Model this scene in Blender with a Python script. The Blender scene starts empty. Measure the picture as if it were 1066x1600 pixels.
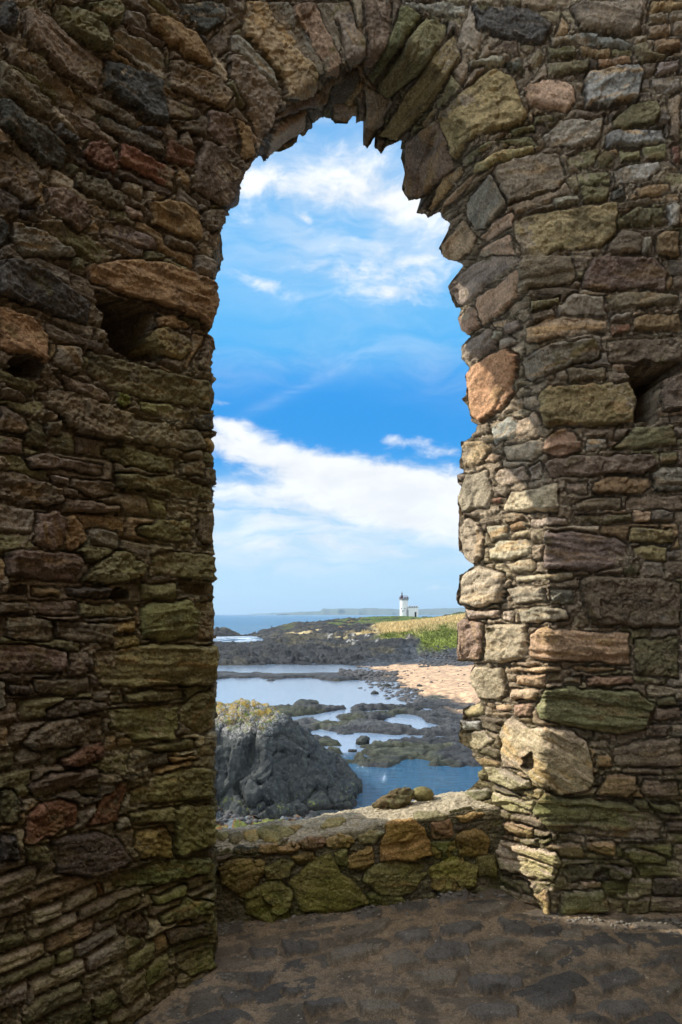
import bpy, math, random
import numpy as np
R = math.radians
scene = bpy.context.scene
COL = scene.collection

# ------------------------------------------------------------------ camera, world, sun, exposure
EYE = 1.6; F = 1067.0; CX = 533.0; CY = 960.0
cam_d = bpy.data.cameras.new("camera"); cam = bpy.data.objects.new("camera", cam_d); COL.objects.link(cam)
cam.location = (0, 0, EYE); cam.rotation_euler = (R(90), 0, 0)
cam_d.sensor_fit = 'HORIZONTAL'; cam_d.sensor_width = 36; cam_d.lens = 36 * F / 1066
cam_d.shift_y = 160 / 1066; cam_d.clip_start = 0.05; cam_d.clip_end = 60000
scene.camera = cam

SUN_EL = R(37); SUN_AZ = R(-78)           # azimuth from +Y towards +X: light comes from the left, a little seaward
S = (math.sin(SUN_AZ) * math.cos(SUN_EL), math.cos(SUN_AZ) * math.cos(SUN_EL), math.sin(SUN_EL))
sun_d = bpy.data.lights.new("sun", 'SUN'); sun = bpy.data.objects.new("sun", sun_d); COL.objects.link(sun)
sun_d.energy = 2.6; sun_d.angle = R(0.5); sun_d.color = (1.0, 0.95, 0.86)
from mathutils import Vector
sun.rotation_euler = Vector(S).to_track_quat('Z', 'Y').to_euler()
scene.view_settings.view_transform = 'Standard'; scene.view_settings.look = 'None'
scene.view_settings.exposure = 0.9; scene.view_settings.gamma = 1; scene.view_settings.use_curve_mapping = False


class NT:
    """small helper round a node tree"""
    def __init__(s, tree):
        s.t = tree; s.t.nodes.clear()
    def n(s, typ, _in=None, **kw):
        nd = s.t.nodes.new(typ)
        for k, v in kw.items(): setattr(nd, k, v)
        if _in:
            for k, v in _in.items(): s.set(nd, k, v)
        return nd
    def set(s, nd, k, v):
        sock = nd.inputs[k]
        if isinstance(v, bpy.types.NodeSocket): s.t.links.new(v, sock)
        elif isinstance(v, bpy.types.Node): s.t.links.new(v.outputs[0], sock)
        else: sock.default_value = v
    def math(s, op, a, b=0.0, c=0.0, clamp=False):
        nd = s.n('ShaderNodeMath', operation=op, use_clamp=clamp)
        s.set(nd, 0, a); s.set(nd, 1, b); s.set(nd, 2, c)
        return nd.outputs[0]
    def vmath(s, op, a, b=(0, 0, 0)):
        nd = s.n('ShaderNodeVectorMath', operation=op)
        s.set(nd, 0, a); s.set(nd, 1, b)
        return nd.outputs[0]
    def mix(s, f, a, b, mode='MIX'):
        nd = s.n('ShaderNodeMix', data_type='RGBA', blend_type=mode)
        s.set(nd, 0, f); s.set(nd, 6, a); s.set(nd, 7, b)
        return nd.outputs[2]
    def smooth(s, v, lo, hi, a=0.0, b=1.0):
        nd = s.n('ShaderNodeMapRange', interpolation_type='SMOOTHSTEP')
        s.set(nd, 0, v); s.set(nd, 1, lo); s.set(nd, 2, hi); s.set(nd, 3, a); s.set(nd, 4, b)
        return nd.outputs[0]
    def noise(s, vec, scale, detail=4, rough=0.55, dist=0.0):
        nd = s.n('ShaderNodeTexNoise', _in={'Vector': vec, 'Scale': scale, 'Detail': detail, 'Roughness': rough, 'Distortion': dist})
        return nd.outputs[0]
    def scale(s, vec, x, y, z):
        return s.vmath('MULTIPLY', vec, (x, y, z))


def srgb(r, g, b, k=1.0):
    def f(c):
        c = c / 255
        return (c / 12.92 if c <= 0.04045 else ((c + 0.055) / 1.055) ** 2.4) * k
    return (f(r), f(g), f(b), 1)


world = bpy.data.worlds.new("World"); scene.world = world; world.use_nodes = True
w = NT(world.node_tree)
sky = w.n('ShaderNodeTexSky', sky_type='NISHITA'); sky.sun_disc = False
sky.sun_elevation = SUN_EL; sky.sun_rotation = SUN_AZ; sky.air_density = 1.0; sky.dust_density = 0.3; sky.ozone_density = 2.0
tc = w.n('ShaderNodeTexCoord')
sep = w.n('ShaderNodeSeparateXYZ', _in={0: tc.outputs['Generated']})
dx, dy, dz = sep.outputs
az = w.math('ARCTAN2', dx, dy)
el = w.math('ARCSINE', dz)
AE = w.n('ShaderNodeCombineXYZ', _in={0: az, 1: el, 2: 0.0}).outputs[0]
def pxdir(x, y):
    a = math.atan2(x - CX, F); e = math.atan2((CY - y), math.hypot(F, x - CX))
    return a, e
# wind-combed warp so cloud edges feather
warp = w.n('ShaderNodeTexNoise', _in={'Vector': AE, 'Scale': 9.0, 'Detail': 3.0})
wv = w.vmath('SUBTRACT', warp.outputs['Color'], (0.5, 0.5, 0.5))
AEw = w.vmath('ADD', AE, w.scale(wv, 0.09, 0.05, 0))
nA = w.noise(w.scale(AEw, 1.0, 2.4, 1), 9.0, 9, 0.6)          # cumulus
nB = w.noise(w.scale(AEw, 1.0, 4.5, 1), 7.0, 8, 0.62, 0.6)    # streaks
def blob(x, y, rx, ry, tilt, amp, ):
    """cloud bank: soft ellipse centred in a sky direction, radii in degrees-like radians"""
    a, e = pxdir(x, y)
    ca, sa = math.cos(tilt), math.sin(tilt)
    d = w.vmath('SUBTRACT', AE, (a, e, 0))
    u = w.n('ShaderNodeVectorMath', operation='DOT_PRODUCT', _in={0: d, 1: (ca / rx, sa / rx, 0)}).outputs['Value']
    v = w.n('ShaderNodeVectorMath', operation='DOT_PRODUCT', _in={0: d, 1: (-sa / ry, ca / ry, 0)}).outputs['Value']
    r2 = w.math('ADD', w.math('MULTIPLY', u, u), w.math('MULTIPLY', v, v))
    return w.math('MULTIPLY', w.math('EXPONENT', w.math('MULTIPLY', r2, -1.0)), amp)
def addall(L):
    o = L[0]
    for q in L[1:]: o = w.math('ADD', o, q)
    return o
bA = addall([blob(520, 295, .16, .030, -.05, .95), blob(400, 290, .06, .022, .0, .5), blob(660, 340, .10, .035, -.35, .75), blob(560, 225, .12, .035, .1, .42),
             blob(610, 405, .10, .020, -.05, .62), blob(520, 425, .08, .013, -.1, .70), blob(605, 460, .05, .012, 0, .85), blob(420, 446, .05, .010, -.15, .8),
             blob(478, 341, .013, .006, -.5, .8), blob(380, 350, .04, .016, -.2, .4), blob(680, 445, .08, .03, 0, .45),
             blob(350, 660, .06, .010, -.12, .95), blob(370, 695, .10, .022, -.16, 1.5), blob(520, 740, .13, .026, -.08, 1.5), blob(640, 775, .14, .034, -.14, 1.6), blob(500, 790, .16, .016, -.05, .8),
             blob(730, 790, .12, .040, -.12, 1.1), blob(640, 815, .10, .026, 0, .8), blob(630, 690, .045, .007, -.08, .75), blob(700, 708, .045, .010, -.1, .75),
             blob(400, 765, .10, .012, -.05, .62), blob(345, 630, .02, .006, 0, .7), blob(380, 812, .10, .010, -.05, .5), blob(690, 918, .03, .005, 0, .85), blob(470, 640, .1, .006, .3, .12)])
bB = addall([blob(450, 850, .40, .05, 0, .8), blob(520, 800, .35, .04, 0, 1.1), blob(600, 390, .25, .07, 0, .5), blob(560, 250, .25, .07, 0, .45), blob(400, 570, .25, .03, .1, .22), blob(690, 580, .10, .04, -.2, .2), blob(480, 600, .12, .008, .45, .18)])
generic = w.math('MULTIPLY', w.smooth(w.math('ABSOLUTE', az), 0.5, 0.8), 0.9)
hi_el = w.math('MULTIPLY', w.smooth(el, 0.80, 1.0), 0.9)
bA = w.math('ADD', bA, w.math('ADD', generic, hi_el))
nA2 = w.noise(w.scale(AEw, 1.0, 1.7, 1), 34.0, 7, 0.62)
covA = w.smooth(w.math('ADD', w.math('MULTIPLY', bA, 0.66), w.math('ADD', w.math('MULTIPLY', w.math('SUBTRACT', nA, 0.5), 1.9), w.math('MULTIPLY', w.math('SUBTRACT', nA2, 0.5), 0.9))), 0.20, 1.02)
covA = w.math('MULTIPLY', covA, w.smooth(bA, 0.03, 0.22))
covB = w.math('MULTIPLY', w.math('MINIMUM', bB, 1.0), w.smooth(nB, 0.22, 0.78))
cov = w.math('SUBTRACT', 1.0, w.math('MULTIPLY', w.math('SUBTRACT', 1.0, covA), w.math('SUBTRACT', 1.0, covB)), clamp=True)
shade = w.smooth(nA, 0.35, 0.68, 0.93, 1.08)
# clear-sky colour by height above the horizon, with the Nishita sky's own variation mixed in
KS = 1 / (2 ** 0.9 * 0.14)
ramp = w.n('ShaderNodeValToRGB', _in={0: w.math('MULTIPLY', el, 1.0)})
cr_ = ramp.color_ramp; cr_.interpolation = 'B_SPLINE'
while len(cr_.elements) > 1: cr_.elements.remove(cr_.elements[0])
stops = [(0.0, (.50, .77, .98)), (.05, (.47, .75, .98)), (.12, (.38, .70, .96)), (.16, (.20, .55, .93)), (.21, (.0, .33, .86)), (.25, (.0, .31, .84)), (.29, (.0, .31, .84)), (.33, (.0, .32, .87)), (.37, (.05, .46, .94)), (.46, (.16, .54, .97)), (.6, (.16, .50, .93)), (.75, (.07, .28, .70)), (1.0, (.05, .20, .55))]
cr_.elements[0].position = 0; cr_.elements[0].color = stops[0][1] + (1,)
for p_, c_ in stops[1:]:
    e_ = cr_.elements.new(p_); e_.color = c_ + (1,)
rs_ = w.n('ShaderNodeVectorMath', operation='SCALE'); w.t.links.new(ramp.outputs[0], rs_.inputs[0]); rs_.inputs['Scale'].default_value = KS
blue = w.mix(0.03, rs_.outputs[0], sky.outputs[0])
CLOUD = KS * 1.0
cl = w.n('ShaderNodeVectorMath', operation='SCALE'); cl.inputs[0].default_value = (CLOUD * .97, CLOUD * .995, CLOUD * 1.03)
w.t.links.new(w.math('MULTIPLY', shade, w.math('ADD', 1.0, w.math('MULTIPLY', w.smooth(w.math('ABSOLUTE', az), 0.8, 1.6), 1.3))), cl.inputs['Scale'])  # unseen clouds to the sides and behind brightened to light the chamber
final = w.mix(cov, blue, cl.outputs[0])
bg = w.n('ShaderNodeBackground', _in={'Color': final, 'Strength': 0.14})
out = w.n('ShaderNodeOutputWorld', _in={'Surface': bg.outputs[0]})

# ------------------------------------------------------------------ numpy helpers
def _h(ix, iy, iz, seed):
    h = (ix.astype(np.int64) * 374761393 + iy.astype(np.int64) * 668265263 + iz.astype(np.int64) * 2147483647 + seed * 1274126177) & 0xffffffff
    h = ((h ^ (h >> 13)) * 1274126177) & 0xffffffff
    h = ((h ^ (h >> 16)) * 2246822519) & 0xffffffff
    return ((h ^ (h >> 15)) & 0xffffff) / float(0xffffff)
def vn2(x, y, seed=0):
    x0 = np.floor(x); y0 = np.floor(y); fx = x - x0; fy = y - y0
    fx = fx * fx * (3 - 2 * fx); fy = fy * fy * (3 - 2 * fy)
    z = np.zeros_like(x0)
    a = _h(x0, y0, z, seed); b = _h(x0 + 1, y0, z, seed); c = _h(x0, y0 + 1, z, seed); d = _h(x0 + 1, y0 + 1, z, seed)
    return (a + (b - a) * fx) * (1 - fy) + (c + (d - c) * fx) * fy - 0.5
def fbm(x, y, octv=4, seed=0, gain=0.5):
    s = 0; a = 1.0
    for i in range(octv):
        s = s + vn2(x * 2 ** i + 17.3 * i, y * 2 ** i - 9.1 * i, seed + i) * a; a *= gain
    return s
def ridged(x, y, octv=4, seed=0):
    s = 0; a = 1.0
    for i in range(octv):
        s = s + (0.5 - 2 * np.abs(vn2(x * 2 ** i + 5.3 * i, y * 2 ** i, seed + i))) * a; a *= 0.5
    return s
def vn3(x, y, z, seed=0):
    z0 = np.floor(z); fz = z - z0; fz = fz * fz * (3 - 2 * fz)
    x0 = np.floor(x); y0 = np.floor(y); fx = x - x0; fy = y - y0
    fx = fx * fx * (3 - 2 * fx); fy = fy * fy * (3 - 2 * fy)
    r = []
    for k in (0, 1):
        a = _h(x0, y0, z0 + k, seed); b = _h(x0 + 1, y0, z0 + k, seed); c = _h(x0, y0 + 1, z0 + k, seed); d = _h(x0 + 1, y0 + 1, z0 + k, seed)
        r.append((a + (b - a) * fx) * (1 - fy) + (c + (d - c) * fx) * fy)
    return r[0] + (r[1] - r[0]) * fz - 0.5
def poly_sdf(px, py, poly, nearest=False):
    """signed distance, positive inside"""
    P = np.asarray(poly, float); n = len(P)
    best = np.full(px.shape, 1e18); inside = np.zeros(px.shape, bool)
    if nearest: nx_ = np.zeros(px.shape); ny_ = np.zeros(px.shape)
    for i in range(n):
        ax, ay = P[i]; bx, by = P[(i + 1) % n]
        ex, ey = bx - ax, by - ay; L = ex * ex + ey * ey + 1e-9
        t = np.clip(((px - ax) * ex + (py - ay) * ey) / L, 0, 1)
        qx = ax + t * ex; qy = ay + t * ey
        d = (px - qx) ** 2 + (py - qy) ** 2
        if nearest:
            m = d < best; nx_[m] = qx[m]; ny_[m] = qy[m]
        best = np.minimum(best, d)
        c = ((ay > py) != (by > py)) & (px < (bx - ax) * (py - ay) / (by - ay + 1e-12) + ax)
        inside ^= c
    d = np.sqrt(best); d = np.where(inside, d, -d)
    return (d, nx_, ny_) if nearest else d
def sstep(v, a, b):
    t = np.clip((v - a) / (b - a), 0, 1); return t * t * (3 - 2 * t)
def blur(A, r, times=2):
    for _ in range(times):
        for ax in (0, 1):
            pad = [(0, 0), (0, 0)]; pad[ax] = (r, r)
            B = np.pad(A, pad, mode='edge'); C = np.cumsum(B, axis=ax)
            if ax == 0:
                C = np.vstack([np.zeros((1, C.shape[1])), C]); A = (C[2 * r + 1:] - C[:-2 * r - 1]) / (2 * r + 1)
            else:
                C = np.hstack([np.zeros((C.shape[0], 1)), C]); A = (C[:, 2 * r + 1:] - C[:, :-2 * r - 1]) / (2 * r + 1)
    return A

def cells(x, y, seed=0):
    # jittered cells: every cell is a tilted facet; returns facet height (about -.5 to .5) and distance to the nearest crack
    x0 = np.floor(x); y0 = np.floor(y); b1 = np.full(x.shape, 9.); b2 = np.full(x.shape, 9.); ht = np.zeros(x.shape)
    for i in (-1, 0, 1):
        for j in (-1, 0, 1):
            cx = x0 + i; cy = y0 + j; o_ = np.zeros_like(cx)
            px = cx + _h(cx, cy, o_, seed); py = cy + _h(cx, cy, o_ + 1, seed)
            d = np.hypot(x - px, y - py)
            hh_ = _h(cx, cy, o_ + 2, seed) - .5 + (_h(cx, cy, o_ + 3, seed) - .5) * (x - px) * 1.6 + (_h(cx, cy, o_ + 4, seed) - .5) * (y - py) * 1.6
            m = d < b1; b2 = np.where(m, b1, np.minimum(b2, d)); ht = np.where(m, hh_, ht); b1 = np.where(m, d, b1)
    return ht, b2 - b1
def cells3(x, y, z, seed=0):
    x0 = np.floor(x); y0 = np.floor(y); z0 = np.floor(z); b1 = np.full(x.shape, 9.); b2 = np.full(x.shape, 9.); ht = np.zeros(x.shape)
    for i in (-1, 0, 1):
        for j in (-1, 0, 1):
            for k_ in (-1, 0, 1):
                cx = x0 + i; cy = y0 + j; cz = z0 + k_
                ex = x - cx - _h(cx, cy, cz, seed); ey = y - cy - _h(cx, cy, cz, seed + 1); ez = z - cz - _h(cx, cy, cz, seed + 2)
                d = np.sqrt(ex * ex + ey * ey + ez * ez)
                hh_ = _h(cx, cy, cz, seed + 3) - .5 + (_h(cx, cy, cz, seed + 4) - .5) * ex * 1.3 + (_h(cx, cy, cz, seed + 5) - .5) * ey * 1.3 + (_h(cx, cy, cz, seed + 6) - .5) * ez * 1.3
                m = d < b1; b2 = np.where(m, b1, np.minimum(b2, d)); ht = np.where(m, hh_, ht); b1 = np.where(m, d, b1)
    return ht, b2 - b1
def make_mesh(name, V, Q, mat, parent=None, cols=None, bed=None, smooth=True):
    """V (n,3), Q (m,4) -> one mesh object; cols (n,3) linear colours, bed (n,3) bedding coordinates"""
    me = bpy.data.meshes.new(name)
    V = np.ascontiguousarray(V, dtype=np.float32); Q = np.ascontiguousarray(Q, dtype=np.int32); k = Q.shape[1]
    me.vertices.add(len(V)); me.vertices.foreach_set('co', V.ravel())
    me.loops.add(len(Q) * k); me.loops.foreach_set('vertex_index', Q.ravel())
    me.polygons.add(len(Q)); me.polygons.foreach_set('loop_start', np.arange(len(Q), dtype=np.int32) * k)
    me.polygons.foreach_set('loop_total', np.full(len(Q), k, dtype=np.int32))
    if smooth: me.polygons.foreach_set('use_smooth', np.ones(len(Q), dtype=bool))
    if cols is not None:
        a = me.attributes.new('scol', 'FLOAT_COLOR', 'POINT')
        a.data.foreach_set('color', np.hstack([cols, np.ones((len(cols), 1))]).astype(np.float32).ravel())
    if bed is not None:
        a = me.attributes.new('bed', 'FLOAT_VECTOR', 'POINT'); a.data.foreach_set('vector', bed.astype(np.float32).ravel())
    me.update(calc_edges=True); me.validate()
    me.materials.append(mat)
    o = bpy.data.objects.new(name, me); COL.objects.link(o)
    if parent: o.parent = parent
    return o
def subset(name, V, Q, mat, parent, cols, bed):
    used, inv = np.unique(Q, return_inverse=True)
    return make_mesh(name, V[used], inv.reshape(Q.shape), mat, parent, cols[used], bed[used])
def tag(o, label=None, cat=None, group=None, kind=None):
    if label: o['label'] = label
    if cat: o['category'] = cat
    if group: o['group'] = group
    if kind: o['kind'] = kind
    return o
def empty(name, loc=(0, 0, 0), rz=0):
    o = bpy.data.objects.new(name, None); COL.objects.link(o); o.location = loc; o.rotation_euler = (0, 0, rz); o.empty_display_size = 0.2
    return o

# ------------------------------------------------------------------ materials
def new_mat(name):
    m = bpy.data.materials.new(name); m.use_nodes = True
    return m, NT(m.node_tree)
def finish(t, col, rough, height=None, dist=0.01, strength=1.0, spec=0.3, extra=None):
    ins = {'Base Color': col, 'Roughness': rough, 'Specular IOR Level': spec}
    if extra: ins.update(extra)
    b = t.n('ShaderNodeBsdfPrincipled', _in=ins)
    if height is not None:
        bp = t.n('ShaderNodeBump', _in={'Height': height, 'Distance': dist, 'Strength': strength})
        t.t.links.new(bp.outputs[0], b.inputs['Normal'])
    t.n('ShaderNodeOutputMaterial', _in={'Surface': b.outputs[0]})
def sandstone_material():
    m, t = new_mat('sandstone')
    c = t.n('ShaderNodeAttribute', attribute_name='scol').outputs['Color']
    bed = t.n('ShaderNodeAttribute', attribute_name='bed').outputs['Vector']
    pos = t.n('ShaderNodeNewGeometry').outputs['Position']
    lam = t.noise(t.scale(bed, 3.0, 38.0, 1.0), 1.0, 6, 0.62, 0.5)          # bedding layers
    lam2 = t.noise(t.scale(bed, 9.0, 110.0, 1.0), 1.0, 3, 0.6, 0.2)
    sid = t.math('FRACT', t.math('MULTIPLY', t.n('ShaderNodeSeparateXYZ', _in={0: bed}).outputs[2], 0.7311))
    gs = t.smooth(sid, .35, .65, .12, 1.0)
    fine = t.noise(pos, 120.0, 4, 0.65)
    mid = t.noise(pos, 17.0, 6, 0.62)
    big = t.noise(t.scale(pos, 1, 1, 1.6), 2.6, 5, 0.6)
    pit = t.n('ShaderNodeTexVoronoi', _in={'Vector': pos, 'Scale': 62.0, 'Randomness': 1.0}).outputs['Distance']
    lamc = t.math('ADD', t.math('MULTIPLY', t.math('SUBTRACT', lam, .5), gs), .5)
    col = t.mix(t.smooth(lamc, .33, .70), t.mix(1.0, c, (.58, .55, .52, 1), 'MULTIPLY'), t.mix(1.0, c, (1.28, 1.24, 1.18, 1), 'MULTIPLY'))
    col = t.mix(t.smooth(lam2, .55, .78, 0, .35), col, t.mix(1.0, col, (1.25, 1.05, .75, 1), 'MULTIPLY'))
    col = t.mix(t.smooth(mid, .50, .72, 0, .75), col, t.mix(1.0, col, (.42, .40, .38, 1), 'MULTIPLY'))   # dark weathering
    hf = t.noise(pos, 75.0, 5, .7)
    col = t.mix(t.smooth(hf, .50, .66, 0, .8), col, t.mix(.35, t.mix(1.0, col, (1.9, 1.85, 1.8, 1), 'MULTIPLY'), (.40, .38, .34, 1)))
    col = t.mix(t.smooth(hf, .48, .34, 0, .7), col, t.mix(1.0, col, (.42, .40, .38, 1), 'MULTIPLY'))
    m3 = t.noise(pos, 6.5, 7, 0.65)
    col = t.mix(t.smooth(m3, .60, .68, 0, .55), col, (0.20, 0.17, 0.05, 1))      # ochre stain / lichen
    m4 = t.noise(t.vmath('ADD', pos, (7, 3, 1)), 9.0, 8, 0.7)
    col = t.mix(t.smooth(m4, .64, .70, 0, .5), col, (0.36, 0.34, 0.29, 1))        # pale lichen
    # algae near the ground: green film that grows on the damp lower courses
    z = t.n('ShaderNodeSeparateXYZ', _in={0: pos}).outputs[2]
    nzz = t.n('ShaderNodeSeparateXYZ', _in={0: t.n('ShaderNodeNewGeometry').outputs['Normal']}).outputs[2]
    damp = t.math('MULTIPLY', t.math('MULTIPLY', t.smooth(z, 1.5, 0.1), t.smooth(big, .38, .62)), t.smooth(nzz, .75, .35))
    col = t.mix(t.math('MULTIPLY', damp, .7), col, t.mix(1.0, col, (.62, .72, .30, 1), 'MULTIPLY'))
    hgt = t.math('MULTIPLY', gs, t.math('ADD', t.math('MULTIPLY', lam, 1.0), t.math('MULTIPLY', lam2, .35)))
    hgt = t.math('ADD', hgt, t.math('MULTIPLY', fine, .40))
    hgt = t.math('ADD', hgt, t.math('MULTIPLY', t.noise(pos, 48.0, 5, .65), .55))
    hgt = t.math('ADD', hgt, t.math('MULTIPLY', mid, .8))
    hgt = t.math('ADD', hgt, t.math('MULTIPLY', t.smooth(pit, .0, .35), .12))
    finish(t, col, t.smooth(fine, .3, .7, .75, .95), hgt, 0.024, 1.0, .25)
    return m
M_STONE = sandstone_material()

# ------------------------------------------------------------------ traced masonry (crop coordinates -> photograph pixels)
PAL = {'b': (136, 116, 92), 'd': (98, 84, 70), 'k': (86, 84, 80), 'g': (152, 140, 124), 'o': (172, 134, 82), 'r': (146, 88, 62),
       'v': (132, 126, 78), 'l': (184, 166, 136), 't': (190, 152, 114), 'p': (156, 130, 116), 'y': (164, 144, 84), 's': (154, 156, 150), 'm': (120, 100, 80)}
def crop(ox, oy, text, sc=400 / 1066):
    out = []
    for line in text.strip().splitlines():
        for item in line.split(';'):
            item = item.strip()
            if not item: continue
            tk = item.split()
            pts = [(ox + float(p.split(',')[0]) * sc, oy + float(p.split(',')[1]) * sc) for p in tk[1:]]
            out.append((tk[0], pts))
    return out
T = []
T += crop(0, 0, """
k 0,0 60,10 75,60 65,140 20,130 0,110; b 95,40 180,50 300,140 430,240 430,300 420,385 370,370 240,290 150,220 95,150
v 225,0 330,20 440,100 465,190 455,225 400,205 300,130 230,60; v 375,0 510,0 520,60 490,110 440,90 385,40; g 525,30 600,50 620,110 600,140 530,90
g 470,120 545,150 690,200 705,320 640,310 560,260 475,200; k 435,240 500,250 690,335 700,520 620,500 440,360; o 620,50 700,60 820,120 900,240 890,275 790,235 680,160 625,110
k 740,0 940,0 940,80 860,130 760,60; b 715,240 760,240 920,320 965,400 930,460 720,350; b 700,390 820,440 815,490 710,480; d 710,490 830,500 830,560 750,545
b 520,80 690,180 680,200 540,130; p 870,450 960,470 1015,580 1010,640 950,610 870,540; b 850,580 940,610 945,660 1010,720 1000,860 960,875 800,780 820,660
r 690,575 815,635 815,705 690,660; r 505,590 735,700 735,785 690,775 500,670; r 370,590 430,580 495,690 490,725 380,680 350,640; d 420,470 570,540 690,610 685,655 600,630 420,520
b 360,370 440,400 575,490 580,540 440,470 360,410; k 580,520 650,530 690,560 640,570 590,550; b 20,180 110,200 410,440 415,505 300,450 150,320 30,240
l 70,170 190,230 200,275 130,240 75,200; l 305,360 350,380 350,405 310,390; b 0,250 90,310 210,410 215,500 130,470 0,360; k 0,400 130,480 280,600 285,690 180,680 0,520
k 225,500 310,560 320,600 230,570; b 250,440 330,470 510,590 480,620 330,550 250,480; b 0,605 90,650 160,720 165,830 120,850 0,760; b 195,770 260,780 370,850 385,920 340,970 210,880
b 325,710 400,720 520,800 540,880 480,860 330,770; d 500,690 740,790 720,820 510,740; o 620,840 700,825 820,870 840,940 840,1010 640,930; b 850,870 930,865 945,930 880,965 850,930
p 450,920 540,930 640,980 660,1040 560,1020 430,970; g 60,920 180,960 300,1040 320,1066 100,1066 50,990; l 535,850 600,870 610,920 540,900; b 385,830 470,870 480,920 400,890
b 690,970 800,1010 870,1060 700,1020; k 0,890 40,930 40,1010 0,1030; k 80,850 150,870 155,920 90,900; o 970,490 1050,520 1066,640 1020,670 970,560
""")
T += crop(340, 0, """
gV 45,230 90,235 200,330 260,400 255,500 170,660 175,560 130,440 60,310; sV 60,140 100,130 240,290 270,380 260,400 150,280 70,210
tV 110,90 120,0 215,0 330,170 425,320 400,390 280,420 270,330 115,125; gV 220,0 310,0 440,270 445,310 420,320 250,60
tV 320,20 400,0 525,250 515,330 450,335 440,270 320,60; gV 405,0 470,10 525,190 505,200 410,20; gV 450,0 550,0 620,180 620,240 560,300 535,230 510,120
bV 610,0 720,0 715,190 640,270 600,280 625,200 620,100; vV 750,35 800,30 850,60 735,240 650,360 625,340 700,200
vV 870,60 960,100 960,130 850,300 720,410 660,370 740,250 800,150; yV 990,125 1020,230 870,450 750,590 670,570 760,430 920,190
gV 620,370 725,430 680,530 620,610 608,600 610,540; oV 590,350 620,365 560,460 530,440; pV 480,440 590,440 575,510 490,515
tV 240,560 300,500 380,460 360,540 240,635 195,680; bV 240,520 300,440 420,390 480,335 500,345 420,470 380,455 300,490; dV 500,340 590,290 600,340 540,430 480,440 430,480
bV 775,650 780,590 900,490 985,700 880,800 800,830 770,790; oV 830,520 900,440 915,465 850,540; sV 760,0 1040,0 1045,50 930,50 770,20
""")
T += crop(666, 0, """
k 200,10 430,20 530,100 500,190 380,170 220,110; yV 290,262 365,320 420,480 400,520 190,570 120,670 40,530 40,480 120,380
t 410,355 480,330 610,340 630,420 590,460 430,440; s 655,330 690,290 890,265 910,290 890,420 670,450; v 510,195 620,195 625,235 510,245; o 635,190 770,192 770,232 650,238
v 505,250 680,245 685,290 600,300 510,320; o 715,240 860,225 865,260 720,275; p 610,20 650,0 900,0 900,130 850,150 640,120; o 570,50 600,100 590,140 530,150
s 525,150 640,130 870,165 870,195 700,180 530,190; o 935,0 1066,0 1066,30 930,45; b 925,60 1010,50 1010,85 925,90; b 930,100 1015,95 1015,150 935,155; o 955,170 1066,150 1066,200 960,215
v 865,190 930,170 940,210 1005,215 1000,240 900,260; g 975,250 1066,240 1066,290 960,310; g 950,320 1066,300 1066,370 1000,395 950,350
v 780,500 850,440 965,410 980,470 960,510 790,530; s 755,550 800,535 1000,525 1015,590 900,605 755,615; v 810,620 900,615 900,660 815,670; v 910,610 1000,605 1000,660 915,655
v 590,640 700,610 735,620 690,690 600,690; v 715,650 760,625 795,650 780,685 715,690; s 790,700 850,680 970,665 980,700 930,740 800,760
g 490,560 560,480 700,500 745,480 735,560 700,605 600,610 500,600; v 445,470 520,462 545,490 450,510; v 355,530 450,515 465,540 360,560
vV 140,660 240,585 450,560 480,600 300,590 200,650 140,710; yV 200,670 320,620 450,600 465,630 300,670 190,740; oV 60,740 130,690 150,720 20,885 0,870; tV 50,890 80,830 170,740 230,700 150,800 60,890
pV 270,720 350,660 560,635 585,740 560,780 335,850; gV 260,720 330,845 310,890 200,970 155,890 170,820; v 635,710 770,705 770,760 640,760; v 645,770 765,765 765,830 660,840
g 530,820 640,805 645,840 540,865; yV 370,900 500,875 800,840 800,960 740,1020 560,1040 400,1060 360,960; o 865,770 1010,755 1020,800 900,815; k 780,780 835,770 835,810 785,820
b 780,830 940,815 950,845 800,860; v 815,900 880,855 990,860 1000,935 860,940; s 1005,850 1050,845 1066,870 1066,935 1020,935; o 960,980 1066,950 1066,1066 970,1060
b 770,1000 830,945 920,970 900,1055 760,1050; g 905,980 950,970 950,1055 905,1055; tV 65,1020 150,910 200,980 190,1040 140,1090 70,1090; tV 230,1030 350,970 370,1066 200,1066
b 330,160 390,170 400,220 270,200; g 175,250 310,225 340,240 320,265 180,275; k 330,250 410,240 415,310 360,300; b 1010,400 1066,370 1066,580 1030,560; r 1025,610 1066,580 1066,700 1030,660
tV 280,920 360,870 370,900 330,960 230,1020 210,990
""")
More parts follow.
